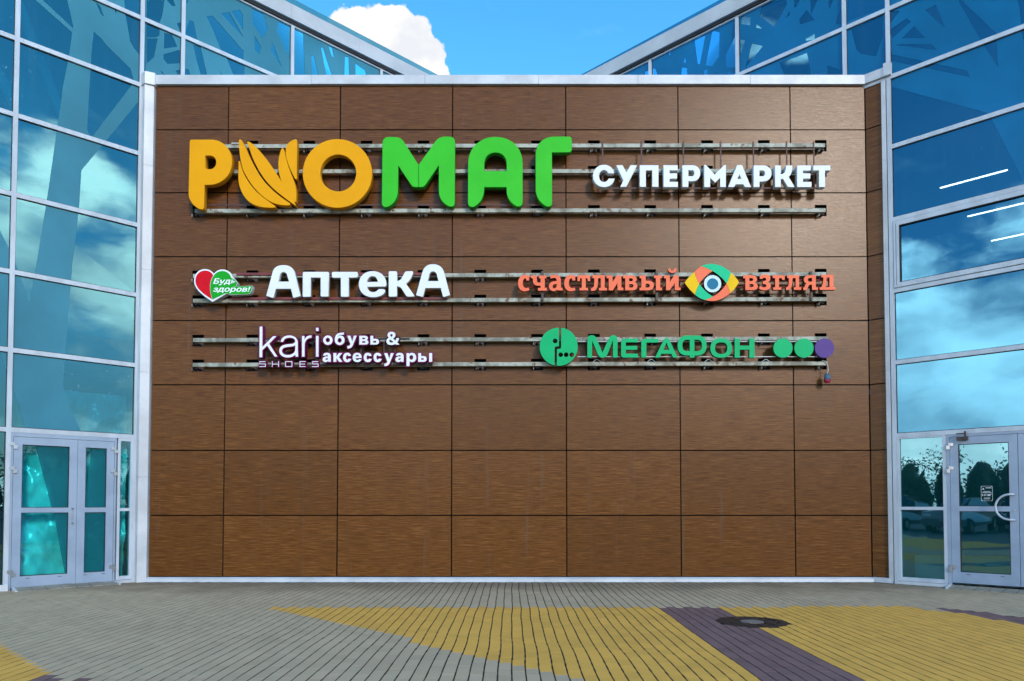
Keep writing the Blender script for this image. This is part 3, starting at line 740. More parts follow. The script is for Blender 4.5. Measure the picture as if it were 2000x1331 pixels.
# opening sash in the right wing
mb = MB()
RP.box(mb, 0.392, 2.415, 5.445, 5.515, -0.03, 0.030); RP.box(mb, 0.392, 2.415, 4.495, 4.565, -0.03, 0.030)
RP.box(mb, 0.392, 0.470, 4.565, 5.445, -0.03, 0.0295); RP.box(mb, 2.337, 2.415, 4.565, 5.445, -0.03, 0.0295)
sash = mb.build('window_sash', 'white_frame', right)
mb = MB(); RP.box(mb, 0.470, 2.337, 4.565, 4.575, -0.02, 0.022); RP.box(mb, 0.470, 2.337, 5.435, 5.445, -0.02, 0.022); RP.box(mb, 0.470, 0.480, 4.575, 5.435, -0.02, 0.022); RP.box(mb, 0.425, 0.430, 4.53, 5.48, 0.0296, 0.0312)
mb.build('gasket', 'gasket', sash)
# opening-hours sticker printed on the right door pane
st_ = MB(); sc0, sc1, sz0, sz1 = 1.478, 1.618, 1.245, 1.455
def spt(u, v): return (sc0 + (sc1 - sc0) * u, sz0 + (sz1 - sz0) * v)
def sbar(mb, u0, u1, v0, v1):
    a, b = spt(u0, v0); c_, d = spt(u1, v1); RP.box(mb, a, c_, b, d, -0.0145, -0.0135)
for (u0, u1, v0, v1) in ((0.08, 0.92, 0.985, 1.0), (0.08, 0.92, 0.0, 0.015), (0.0, 0.022, 0.06, 0.94), (0.978, 1.0, 0.06, 0.94), (0.012, 0.09, 0.945, 0.985), (0.91, 0.988, 0.945, 0.985), (0.012, 0.09, 0.015, 0.055), (0.91, 0.988, 0.015, 0.055),
                         (0.18, 0.80, 0.625, 0.650), (0.10, 0.90, 0.545, 0.572), (0.26, 0.76, 0.195, 0.215), (0.24, 0.78, 0.125, 0.150)): sbar(st_, u0, u1, v0, v1)
for k in range(5): sbar(st_, 0.40 + k * 0.105, 0.47 + k * 0.105, 0.85, 0.90)
st_.prism([RP.p(*spt(0.10, 0.74), -0.0145), RP.p(*spt(0.20, 0.88), -0.0145), RP.p(*spt(0.30, 0.74), -0.0145), RP.p(*spt(0.20, 0.79), -0.0145)], RP.n * 0.001)
sto = st_.build('hours_sticker', 'print_white', d3)
for txt, u0, u1, v0, v1 in (('11', 0.12, 0.34, 0.33, 0.46), ('-', 0.40, 0.47, 0.36, 0.39), ('20', 0.54, 0.82, 0.33, 0.46), ('00', 0.35, 0.46, 0.44, 0.49), ('00', 0.83, 0.94, 0.44, 0.49)):
    me = glyph(txt, 0.03); xs = [v.co.x for v in me.vertices]; ys = [v.co.y for v in me.vertices]
    for v in me.vertices:
        uu = u0 + (v.co.x - min(xs)) / (max(xs) - min(xs)) * (u1 - u0); wv = v0 + (v.co.y - min(ys)) / (max(ys) - min(ys)) * (v1 - v0)
        q = spt(uu, wv); v.co = RP.p(q[0], q[1], -0.014 + v.co.z * 0.001)
    link_mesh('print', me, 'print_white', d3)

# tree-shaped film stuck on the outside of the left glass
PX = (0, 0)
def lp(s): return [tuple(map(float, q.split(','))) for q in s.split()]
trunk = lp('143,51 141,64 135,107 132,124 123,169 111,258 92,390 69,532 58,590 27,505 -30,390 -30,640 0,690 22,752 39,800 52,846 160,846 137,800 123,752 127,697 141,520 155,400 159,333 195,290 278,190 278,168 257,171 177,272 168,250 177,143 178,116 180,124 261,158 278,168 278,112 262,95 254,81 250,56 245,30 240,-30 130,-30 130,0')
trunk = lp('143,51 141,64 135,107 132,124 123,169 111,258 92,390 69,532 58,590 27,505 -30,390 -30,640 0,690 22,752 39,800 52,846 160,846 137,800 123,752 127,697 141,520 155,400 159,333 195,290 276,192 276,112 262,95 254,81 250,56 245,30 240,-30 128,-30 131,0')
limb = lp('141,64 60,-8 74,-8 142,55')
tri = lp('183,62 199,77 209,90 240,120 255,135 262,160 177,272 170,252 178,116 180,90')
hl = [(tri, PX, 1.0), (lp('187,5 195,12 203,33 197,28'), PX, 1.0), (lp('221,8 227,12 227,29'), PX, 1.0)]
film = film_mesh(LP, [(trunk, PX, 1.0)], hl, -0.012)
link_mesh('tree_film', film, 'film_left', left)
link_mesh('tree_film', film_mesh(LP, [(limb, PX, 1.0)], [], -0.0125), 'film_left', left)
o4 = (250.0, 0.0); s4 = 5.714; o5 = (550.0, 20.0); s5 = 7.143
big = lp('284,-40 284,158 760,170 900,170 500,-40')
h4 = ['210,-20 410,-20 390,130 375,200 345,270 205,225', '205,262 350,330 350,400 310,420 205,423', '205,432 330,432 290,640 205,715', '405,370 490,390 550,525 400,545', '395,610 560,560 580,570 580,710 440,715 395,660',
      '545,265 588,250 588,370', '685,225 730,240 775,450 640,410 640,350', '875,185 945,178 1265,545 1290,570 1285,680 1040,560 930,300', '1040,155 1130,135 1290,420', '1155,130 1245,110 1283,170 1283,335',
      '1385,80 1490,100 1565,330 1500,430 1390,270', '1685,215 1820,260 1815,690 1660,350', '1410,400 1490,530 1465,610 1415,560', '1615,480 1715,750 1590,560', '730,500 810,520 895,900 830,900 760,660',
      '1100,650 1300,740 1295,900 1200,900', '625,770 680,780 715,900 625,900', '1020,760 1030,790 1070,890 1055,880', '430,0 500,-10 530,70 490,70', '640,-20 680,-20 660,40 640,40', '365,800 380,800 440,880 425,890', '530,790 580,780 580,880']
h5 = ['185,200 300,260 330,980 185,980', '415,640 450,640 530,980 430,980', '550,520 580,530 720,980 640,980', '885,650 935,660 945,980 875,980', '1030,745 1165,840 1195,980 1035,980', '640,460 700,500 730,660 700,640']
link_mesh('tree_film', film_mesh(LP, [(big, PX, 1.0)], [(lp(a), o4, s4) for a in h4] + [(lp(a), o5, s5) for a in h5], -0.012), 'film_left', left)
# film on the right glass
o6 = (1160.0, 0.0); s6 = 4.545; o7 = (1580.0, 0.0); s7 = 4.16
bigr = lp('1729,-40 1729,158 1150,165 1100,165 1480,-40')
h6 = ['890,345 990,310 940,570 920,570', '1050,270 1115,290 1110,500 1050,590 990,580', '1170,480 1250,330 1260,600 1170,600', '660,460 690,450 668,500', '795,555 808,500 815,560', '780,600 825,605 830,720 765,720', '450,640 485,625 485,720 460,720', '510,610 545,610 580,720 515,720',
      '1490,40 1710,-10 1715,40 1600,240 1475,145', '1310,140 1390,155 1385,225 1305,215', '1440,215 1495,255 1440,250', '1890,90 1960,180 1830,220 1825,175', '1780,-5 1830,-5 1800,60 1780,70', '1700,170 1740,100 1740,130', '1400,385 1500,410 1345,605', '1290,350 1340,360 1295,500',
      '1650,560 1890,470 1920,600 1930,720 1710,720', '1880,345 1960,300 1960,350 1880,365', '975,625 1010,615 1000,720 970,720', '1180,640 1260,650 1255,720 1170,720']
h7 = ['320,-30 600,-30 600,68 310,178', '345,245 600,125 600,300 545,460 420,440 385,400', '10,-20 80,-20 20,120', '160,10 200,0 165,80', '240,110 272,80 272,200 215,200', '150,535 288,580 288,700 150,700']
link_mesh('tree_film', film_mesh(RP, [(bigr, PX, 1.0)], [(lp(a), o6, s6) for a in h6] + [(lp(a), o7, s7) for a in h7], -0.012), 'film_right', right)
outr = lp('1737,-60 1737,169 1926,220 1936,230 1979,315 2010,372 2060,470 2060,-60')
h8 = ['655,250 795,150 830,180 680,310', '755,315 855,215 945,310', '695,370 760,360 1000,365 1045,410', '655,440 1285,575 1310,630 655,495', '945,85 1030,40 1110,235', '1215,-20 1520,270 1540,555 1420,370 1225,30', '655,90 740,90 655,200', '1690,-20 1760,-20 1760,380 1740,330 1710,60']
link_mesh('tree_film', film_mesh(RP, [(outr, PX, 1.0)], [(lp(a), o7, s7) for a in h8], -0.012), 'film_right', right)
# film on the left door panes
for (s0, s1, z0, z1, sa, sb) in ((0.960, 1.540, 1.158, 2.035, 1.385, 1.17), (0.960, 1.540, 0.20, 1.075, 1.14, 0.985), (0.458, 0.738, 0.20, 1.075, 0.738, 0.738), (0.458, 0.738, 1.158, 2.035, 0.66, 0.738)):
    MB().poly([LP.p(s0, z0, -0.012), LP.p(sb, z0, -0.012), LP.p(sa, z1, -0.012), LP.p(s0, z1, -0.012)]).build('tree_film', 'film_door', left)

# things seen inside: beams, braces and columns on the left; slab, lamps, railing on the right
LP.box(MB(), -7.9, 7.5, 6.75, 7.15, -2.6, -2.3).build('beam', 'interior_white', left)
LP.box(MB(), -7.9, 7.5, 4.05, 4.45, -6.1, -1.6).build('gallery_slab', 'interior_white', left)
MB().tube([LP.p(2.6, 9.7, -1.7), LP.p(0.75, 6.9, -2.2)], 0.085, 8).build('brace', 'interior_white', left)
MB().tube([LP.p(1.9, 9.75, -0.9), LP.p(0.2, 6.9, -2.2)], 0.075, 8).build('brace', 'interior_white', left)
MB().tube([LP.p(-2.4, 9.75, -1.7), LP.p(-0.6, 6.9, -2.2)], 0.085, 8).build('brace', 'interior_white', left)
for s in (0.9, -4.2, 5.4): LP.box(MB(), s - 0.25, s + 0.25, 0.01, 9.78, -3.4, -2.9).build('column', 'column_grey', left)
for s in (-3.0, 1.6, 5.8): RP.box(MB(), s - 0.25, s + 0.25, 0.01, 9.78, -4.6, -4.1).build('column', 'column_grey', right)
RP.box(MB(), -7.9, 8.2, 3.95, 4.40, -6.1, -0.9).build('gallery_slab', 'interior_wall', right)
RP.box(MB(), -7.9, 8.2, 7.45, 7.55, -6.1, -0.5).build('ceiling', 'interior_wall', right)
RP.box(MB(), -7.9, 8.2, 3.05, 3.13, -1.05, -1.0).build('cable_tray', 'interior_white', right)
for (xa, ya, xb, yb, off) in ((1836, 367, 1968, 333, -2.0), (1890, 425, 2010, 393, -3.2), (1936, 473, 2030, 449, -4.2)):
    a = RP.px(xa, ya, off); b = RP.px(xb, yb, off); zl = min((a[1] + b[1]) / 2, 7.30)
    RP.box(MB(), a[0], b[0], zl - 0.007, zl + 0.007, off - 0.02, off + 0.02).build('lamp', 'lamp_tube', right)
    for s in (a[0] + 0.1, b[0] - 0.1): MB().tube([RP.p(s, zl + 0.02, off), RP.p(s, 7.45, off)], 0.004, 5).build('lamp_wire', 'dark_steel', right)
for k in range(4):
    s = 0.75 + k * 0.75
    pts = [RP.p(s + 0.24 * math.cos(a), 4.42 + 0.52 * max(0, math.sin(a)) ** 0.5, -1.15) for a in [math.pi * i / 14 for i in range(15)]]
    MB().tube(pts, 0.013, 6).build('rack_hoop', 'steel', right)
mb = MB(); RP.box(mb, 0.5, 2.4, 0.02, 0.42, -0.9, -0.35); mb.build('planter', 'interior_white', right)

# ------------------------------------------------------------------ stone ramps at the doors
def ramp(P, name, label, s0, s1, n, w_):
    r = empty(name, P.p((s0 + s1) / 2, 0, 0.1)); tag(r, label, 'ramp')
    d = (s1 - s0) / n
    for k in range(n):
        a, b = s0 + k * d + 0.006, s0 + (k + 1) * d - 0.006; jz = random.uniform(-0.004, 0.004)
        mb = MB(); mb.hexa([P.p(a, 0.0, w_), P.p(b, 0.0, w_), P.p(b, 0.0, 0.018), P.p(a, 0.0, 0.018), P.p(a, 0.012 + jz, w_), P.p(b, 0.012 + jz, w_), P.p(b, 0.042 + jz, 0.018), P.p(a, 0.042 + jz, 0.018)])
        mb.build('slab', 'stone_slab', r)
    for s in (s0 - 0.012, s1 + 0.012):
        mb = MB(); mb.hexa([P.p(s - 0.014, 0.0, w_ + 0.02), P.p(s + 0.014, 0, w_ + 0.02), P.p(s + 0.014, 0, 0.045), P.p(s - 0.014, 0, 0.045), P.p(s - 0.014, 0.016, w_ + 0.02), P.p(s + 0.014, 0.016, w_ + 0.02), P.p(s + 0.014, 0.05, 0.045), P.p(s - 0.014, 0.05, 0.045)])
        mb.build('edge_strip', 'white_trim', r)
    return r
ramp(LP, 'door_ramp', 'low worn stone ramp in front of the grey double door', 0.33, 1.62, 7, 0.235)
ramp(RP, 'door_ramp', 'low stone slab ramp at the foot of the single glass door on the right', 1.10, 2.42, 8, 0.235)

# ------------------------------------------------------------------ sign rails
RY0, RY1 = -0.075, -0.135
names = ['topmost pale steel rail behind the yellow and green letters', 'second pale steel rail from the top, behind the big letters', 'pale rusty rail just below the yellow and green letters', 'pale steel rail across the white and coral letters, upper of its pair', 'pale steel rail under the white and coral letters, lower of its pair', 'pale steel rail behind the white shoe-shop letters, upper of its pair', 'lowest pale steel rail on the brown wall']
for (xa, xb, ya, yb), br, lab in zip(RAILS, rail_geo, names):
    x0, za = wall_px(xa, ya, RY1); x1, zb = wall_px(xb, yb, RY1)
    r = empty('mounting_rail', ((x0 + x1) / 2, 0, (za + zb) / 2)); tag(r, lab, 'rail', 'steel rails carrying the signs')
    js = [x0, -3.1 + random.uniform(-.5, .5), -0.4 + random.uniform(-.5, .5), 2.2 + random.uniform(-.5, .5), x1]
    zat = lambda x: za + (zb - za) * (x - x0) / (x1 - x0)
    for a, b in zip(js[:-1], js[1:]):
        z_a, z_b = zat(a), zat(b); h = 0.029; e = random.uniform(-0.002, 0.002)
        MB().hexa([(a, RY1, z_a - h + e), (b - 0.003, RY1, z_b - h + e), (b - 0.003, RY0, z_b - h + e), (a, RY0, z_a - h + e), (a, RY1, z_a + h + e), (b - 0.003, RY1, z_b + h + e), (b - 0.003, RY0, z_b + h + e), (a, RY0, z_a + h + e)]).build('tube', 'rail_paint', r)
    for (X, Z) in br:
        z = zat(X)
        mb = MB(); mb.box(X - 0.055, X - 0.049, RY0 + 0.001, 0.125, z - 0.062, z + 0.05); mb.box(X - 0.048, X + 0.055, 0.095, 0.125, z - 0.062, z + 0.05); mb.box(X - 0.02, X + 0.02, RY0 + 0.002, 0.09, z - 0.05, z - 0.03)
        mb.build('bracket', 'dark_steel', r)
        if random.random() < 0.55: MB().box(X - 0.064, X - 0.056, RY0 - 0.01, 0.03, z - 0.075, z - 0.032).build('bracket_clip', 'rail_paint', r)

# ------------------------------------------------------------------ signs
zA = (360, 260); sA = 8.32; zB = (350, 240); sB = 3.636; zC = (700, 240)
def sign(name, label, px_):
    x, z = wall_px(px_[0], px_[1], -0.2)
    o = empty(name, (x, -0.2, z)); return tag(o, label, 'sign')
FR = -0.270; DP = 0.115
rio = sign('supermarket_sign', 'large yellow and green letters with a banana bunch, top left of the brown wall', (740, 410))
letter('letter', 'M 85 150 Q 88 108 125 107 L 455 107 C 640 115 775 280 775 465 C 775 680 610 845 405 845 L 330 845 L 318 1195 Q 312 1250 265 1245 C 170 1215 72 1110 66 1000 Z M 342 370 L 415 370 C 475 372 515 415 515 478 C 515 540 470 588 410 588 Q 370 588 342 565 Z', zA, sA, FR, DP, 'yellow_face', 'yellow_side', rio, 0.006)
for src, z_, s_ in (('M 880 465 Q 893 440 905 465 C 930 640 1040 820 1180 960 C 1270 1050 1400 1130 1480 1190 Q 1490 1212 1465 1214 C 1300 1225 1150 1200 1040 1110 C 930 1010 880 850 876 740 Z', zA, sA),
                    ('M 885 120 Q 905 90 930 115 C 960 170 985 210 1010 270 C 1080 440 1180 640 1300 790 C 1400 910 1550 1040 1715 1140 Q 1725 1175 1690 1178 C 1560 1182 1450 1150 1370 1100 C 1180 990 1020 760 950 590 C 905 440 885 280 885 120 Z', zA, sA),
                    ('M 1015 152 Q 1030 130 1060 145 C 1150 195 1250 320 1340 430 C 1480 620 1600 820 1700 1000 C 1750 1070 1785 1120 1812 1165 Q 1815 1190 1790 1172 C 1660 1080 1480 950 1370 830 C 1230 680 1130 470 1080 330 C 1060 260 1035 200 1015 152 Z', zA, sA),
                    ('M 723 192 Q 735 168 744 192 C 755 240 770 300 790 350 C 810 400 830 450 832 500 L 830 555 Q 825 575 810 555 C 780 520 740 460 720 400 C 698 340 696 260 723 192 Z', zB, sB),
                    ('M 757 175 C 762 150 790 125 825 117 Q 837 117 837 135 L 835 395 Q 830 408 820 395 C 790 340 760 270 755 215 Z', zB, sB)):
    letter('banana', src, z_, s_, FR, DP, 'yellow_face', 'yellow_side', rio, 0.004)
letter('letter', 'E 1123 360 247 245 E 1129 357 127 130', zB, sB, FR, DP, 'yellow_face', 'yellow_side', rio, 0.006)
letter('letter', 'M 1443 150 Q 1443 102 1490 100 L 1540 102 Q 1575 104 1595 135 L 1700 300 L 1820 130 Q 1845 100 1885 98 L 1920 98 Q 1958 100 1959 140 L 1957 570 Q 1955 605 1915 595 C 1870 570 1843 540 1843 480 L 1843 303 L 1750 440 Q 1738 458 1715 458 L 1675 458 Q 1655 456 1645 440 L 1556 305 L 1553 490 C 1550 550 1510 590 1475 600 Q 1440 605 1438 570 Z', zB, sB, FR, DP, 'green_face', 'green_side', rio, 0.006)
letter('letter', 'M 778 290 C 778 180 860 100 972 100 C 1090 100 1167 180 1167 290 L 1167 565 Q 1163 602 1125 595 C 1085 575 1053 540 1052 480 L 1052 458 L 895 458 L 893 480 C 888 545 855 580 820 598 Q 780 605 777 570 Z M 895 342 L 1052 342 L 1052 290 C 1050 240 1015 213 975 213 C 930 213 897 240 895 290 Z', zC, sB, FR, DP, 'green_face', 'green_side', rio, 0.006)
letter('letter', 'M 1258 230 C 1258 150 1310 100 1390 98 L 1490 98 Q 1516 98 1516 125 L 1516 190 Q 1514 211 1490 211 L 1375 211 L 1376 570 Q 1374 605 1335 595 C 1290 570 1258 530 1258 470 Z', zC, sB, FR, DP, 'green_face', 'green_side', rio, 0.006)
def wbar(parent, name, matn, x0, y0, x1, y1, ya, yb, half=None):
    """bar in the wall plane between two photo points, between depths ya (front) and yb"""
    a = wall_px(x0, y0, ya); b = wall_px(x1, y1, ya)
    return MB().box(min(a[0], b[0]), max(a[0], b[0]), ya, yb, min(a[1], b[1]), max(a[1], b[1])).build(name, matn, parent)
wbar(rio, 'crease_shade', 'green_side', 816.6, 324, 818.4, 365, -0.2715, -0.2705)  # darker green strip painted in as the shade line of the M's crease
wbar(rio, 'frame_bar', 'rust_bar', 395, 399.5, 1085, 402, -0.153, -0.138)
wbar(rio, 'cable', 'cable_white', 452, 279, 470, 281, -0.155, -0.147)

spr = sign('supermarket_word_sign', 'white capital letters hung on thin brown rods, right of the green letters', (1390, 370))
z1_, q1 = (1150, 310), 8.333; z2_, q2 = (1380, 310), 7.692
for src, z_, s_ in (('M 415 240 L 318 240 C 300 205 280 188 248 188 C 200 188 168 230 168 285 C 168 340 200 380 248 380 C 290 380 310 350 325 325 L 422 325 C 405 410 340 465 248 465 C 145 465 68 385 68 285 C 68 180 145 100 248 100 C 340 100 400 160 415 240 Z', z1_, q1),
    ('M 447 108 L 550 108 L 612 225 L 680 108 L 787 108 L 612 460 L 512 460 L 562 355 Z', z1_, q1),
    ('M 830 108 L 1135 108 L 1135 460 L 1033 460 L 1033 192 L 930 192 L 930 460 L 830 460 Z', z1_, q1),
    ('M 1217 108 L 1448 108 L 1448 192 L 1315 192 L 1315 240 L 1437 240 L 1437 325 L 1315 325 L 1315 378 L 1452 378 L 1452 463 L 1217 463 Z', z1_, q1),
    ('M 1525 108 L 1690 108 C 1765 108 1815 165 1815 238 C 1815 315 1765 370 1690 370 L 1622 370 L 1622 462 L 1525 462 Z M 1622 190 L 1680 190 C 1705 190 1720 212 1720 238 C 1720 265 1705 285 1680 285 L 1622 285 Z', z1_, q1),
    ('M -34 95 L -10 95 L 122 240 L 270 95 L 292 95 L 292 428 L 205 428 L 205 290 L 130 362 L 55 290 L 55 428 L -34 428 Z', z2_, q2),
    ('M 460 98 L 535 98 L 668 428 L 575 428 L 552 387 L 440 387 L 415 428 L 325 428 Z M 497 235 L 528 305 L 465 305 Z', z2_, q2),
    ('M 708 103 L 850 103 C 930 103 977 155 977 222 C 977 295 925 345 850 345 L 797 345 L 797 428 L 708 428 Z M 797 180 L 842 180 C 868 180 880 200 880 222 C 880 248 866 265 842 265 L 797 265 Z', z2_, q2),
    ('M 1030 103 L 1117 103 L 1117 235 C 1165 232 1185 200 1190 165 L 1195 103 L 1290 103 L 1285 165 C 1280 220 1262 255 1235 275 L 1325 428 L 1222 428 L 1150 305 L 1117 308 L 1117 428 L 1030 428 Z', z2_, q2),
    ('M 1362 103 L 1567 103 L 1567 180 L 1450 180 L 1450 222 L 1560 222 L 1560 300 L 1450 300 L 1450 350 L 1578 350 L 1578 428 L 1362 428 Z', z2_, q2),
    ('M 1605 103 L 1860 103 L 1860 178 L 1782 178 L 1782 428 L 1690 428 L 1690 178 L 1605 178 Z', z2_, q2)):
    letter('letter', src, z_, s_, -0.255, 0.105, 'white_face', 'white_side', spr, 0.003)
for x in (1177, 1253, 1335, 1408, 1472, 1537, 1590):
    wbar(spr, 'rod', 'rust_bar', x - 1.7, 276, x + 1.7, 366, -0.150, -0.138)
wbar(spr, 'frame_bar', 'rust_bar', 1190, 366.5, 1600, 369, -0.160, -0.151)

apt = sign('pharmacy_sign', 'white rounded letters with a tall A at each end, beside the heart', (700, 590))
z3, z4 = (510, 500), (690, 500)
for src, z_ in (('M 100 770 L 225 310 C 250 220 330 180 435 180 C 550 180 625 230 655 320 L 768 775 Q 765 790 745 795 L 650 820 Q 625 822 618 805 L 580 645 L 290 645 L 245 805 Q 235 825 215 820 L 115 790 Q 98 785 100 770 Z M 340 500 L 375 365 Q 390 325 435 320 Q 485 325 498 360 L 540 500 Z', z3),
    ('M 812 340 Q 812 312 840 312 L 1290 312 Q 1325 312 1325 345 L 1315 780 Q 1312 798 1290 798 L 1190 798 Q 1160 798 1160 775 L 1160 425 L 972 425 L 968 780 Q 965 800 940 800 L 835 805 Q 808 803 808 780 Z', z3),
    ('M 1380 340 Q 1382 312 1410 312 L 1860 312 Q 1885 315 1888 345 L 1890 395 Q 1885 422 1860 425 L 1715 427 L 1712 780 Q 1708 800 1685 800 L 1585 802 Q 1556 800 1556 775 L 1553 430 L 1415 430 Q 1382 425 1380 395 Z', z3),
    ('M 105 555 C 108 400 220 298 375 298 C 540 298 645 400 645 555 Q 645 600 610 602 L 270 605 C 285 665 325 705 380 708 C 430 708 455 690 480 662 Q 500 648 520 648 L 590 650 Q 632 660 620 705 C 590 770 500 810 385 812 C 215 810 105 700 105 555 Z M 268 510 C 280 440 325 400 375 400 C 430 402 465 440 475 505 Z', z4),
    ('M 690 325 Q 692 300 715 300 L 825 300 Q 852 302 855 330 L 858 490 C 905 480 930 460 950 420 L 1000 330 Q 1015 302 1045 300 L 1145 300 Q 1175 302 1168 335 C 1145 420 1095 500 1030 545 L 1190 770 Q 1190 798 1165 798 L 1065 798 Q 1040 795 1025 770 L 940 640 C 925 615 890 602 855 600 L 855 770 Q 852 798 828 798 L 715 800 Q 690 798 690 775 Z', z4),
    ('M 1225 760 L 1345 330 C 1370 215 1450 162 1555 162 C 1670 162 1745 220 1775 320 L 1888 755 Q 1888 770 1870 775 L 1785 802 Q 1755 808 1748 790 L 1705 630 L 1410 630 L 1365 790 Q 1358 808 1335 800 L 1240 775 Q 1222 770 1225 760 Z M 1460 490 L 1490 365 Q 1505 312 1560 308 Q 1610 312 1625 355 L 1660 490 Z', z4)):
    letter('letter', src, z_, 10.0, -0.262, 0.085, 'white_face', 'white_rim', apt, 0.005)
wbar(apt, 'frame_bar', 'red_bar', 462, 533, 866, 537.5, -0.160, -0.138)
wbar(apt, 'frame_bar', 'red_bar', 452, 581, 872, 585.5, -0.160, -0.138)

hrt = sign('heart_sign', 'red and green heart sign with a white rim and short slogan', (435, 590))
zh = (370, 510); sh_ = 13.307
letter('heart_body', 'M 600 1065 C 400 930 118 750 118 520 C 118 330 250 212 410 212 C 520 215 590 270 635 340 C 690 260 770 222 860 222 C 1000 225 1100 310 1130 420 L 1170 470 L 1250 560 L 1225 645 L 1110 665 L 1640 645 L 1612 790 L 1560 862 L 1060 885 L 1020 855 L 960 855 Z', zh, sh_, -0.262, 0.10, 'white_face', 'white_rim', hrt)
letter('heart_half', 'M 590 1000 C 440 900 155 740 155 520 C 155 350 270 250 410 250 C 510 252 580 300 618 375 C 555 470 525 600 530 700 C 535 820 560 930 590 1000 Z', zh, sh_, -0.266, 0.0035, 'heart_red', 'heart_red', hrt)
letter('heart_half', 'M 603 1000 C 570 930 540 820 540 700 C 538 600 565 470 640 370 C 690 300 770 262 860 262 C 960 265 1050 320 1085 440 L 1165 480 L 1240 560 L 1215 640 L 1105 668 L 1632 650 L 1600 788 L 1552 855 L 1065 875 L 1025 848 L 925 845 Z', zh, sh_, -0.266, 0.0035, 'heart_green', 'heart_green', hrt)
glyph_letter('lettering', 'Будь', (615, 452, 1195, 635), zh, sh_, -0.2685, 0.002, 'print_white', 'print_white', hrt, bold=0.022, shear=0.25)
glyph_letter('lettering', 'здоров!', (615, 668, 1585, 838), zh, sh_, -0.2685, 0.002, 'print_white', 'print_white', hrt, bold=0.022, shear=0.25)

kari = sign('shoe_shop_sign', 'white lettering edged in magenta, thin tall word and two lines of bold words', (675, 720))
zk = (500, 630); sk = 13.307
for nm, src in (('letter', 'M 95 110 L 165 110 L 165 640 L 445 360 L 530 360 L 340 555 L 555 890 L 485 890 L 290 605 L 162 725 L 162 905 L 90 905 Z'),
    ('letter', 'M 640 505 C 660 400 740 340 860 340 C 990 340 1085 410 1085 530 L 1085 700 L 1095 890 L 1030 890 L 1022 830 C 980 890 900 912 825 912 C 690 910 605 840 605 740 C 605 640 680 590 800 575 L 940 560 C 990 550 1022 525 1020 480 C 1010 420 940 395 860 398 C 775 400 720 440 705 505 Z M 1022 590 C 990 620 930 625 850 635 C 740 645 672 670 672 740 C 672 805 735 850 825 850 C 940 850 1022 790 1022 690 Z'),
    ('letter', 'M 1195 355 L 1258 355 L 1258 450 C 1290 380 1350 340 1440 340 L 1440 400 C 1330 405 1262 480 1262 600 L 1262 890 L 1195 890 Z'),
    ('letter', 'M 1558 350 L 1625 350 L 1625 890 L 1558 890 Z'), ('dot', 'M 1558 140 L 1625 140 L 1625 225 L 1558 225 Z')):
    b_ = letter(nm, src, zk, sk, -0.262, 0.11, 'magenta', 'magenta', kari, grow=0.014)
    letter('face', src, zk, sk, -0.267, 0.004, 'white_face', 'white_face', b_)
SS = 'M 85 1008 L 250 1008 L 250 1036 L 107 1036 L 107 1068 L 257 1068 L 257 1162 L 80 1162 L 80 1136 L 232 1136 L 232 1094 L 85 1094 Z'
for src, dx in ((SS, 0), ('M 410 1005 L 435 1005 L 435 1073 L 573 1073 L 573 1005 L 599 1005 L 599 1162 L 573 1162 L 573 1099 L 435 1099 L 435 1162 L 410 1162 Z', 0), ('M 753 1008 L 947 1008 L 947 1162 L 753 1162 Z M 779 1034 L 921 1034 L 921 1136 L 779 1136 Z', 0),
                ('M 1128 1008 L 1292 1008 L 1292 1034 L 1154 1034 L 1154 1071 L 1277 1071 L 1277 1097 L 1154 1097 L 1154 1136 L 1292 1136 L 1292 1162 L 1128 1162 Z', 0), (SS, 1370)):
    b_ = letter('letter', src, zk, sk, -0.262, 0.08, 'magenta', 'magenta', kari, grow=0.007, dx=dx)
    letter('face', src, zk, sk, -0.267, 0.004, 'white_face', 'white_face', b_, dx=dx, grow=-0.0032)
zo = (620, 630); so_ = 8.333
OU = 'M 485 217 L 535 217 L 567 310 L 592 217 L 640 217 L 575 372 C 558 412 530 428 487 424 L 487 385 C 515 387 528 378 537 355 Z'
AA = 'M 92 540 C 97 510 120 496 155 496 C 197 496 217 517 217 560 L 217 642 L 176 642 L 174 625 C 163 640 147 647 130 647 C 102 647 85 630 85 604 C 85 575 105 558 145 556 L 172 555 C 172 540 166 532 152 532 C 140 532 134 536 132 545 Z M 172 583 L 150 584 C 137 585 131 591 131 600 C 131 609 137 613 146 613 C 162 613 172 602 172 588 Z'
EC = 'M 545 545 L 503 550 C 500 540 494 535 485 535 C 472 535 464 548 464 571 C 464 595 472 608 486 608 C 496 608 503 601 505 590 L 547 596 C 540 630 518 647 485 647 C 443 647 418 618 418 571 C 418 525 443 496 485 496 C 518 496 540 513 545 545 Z'
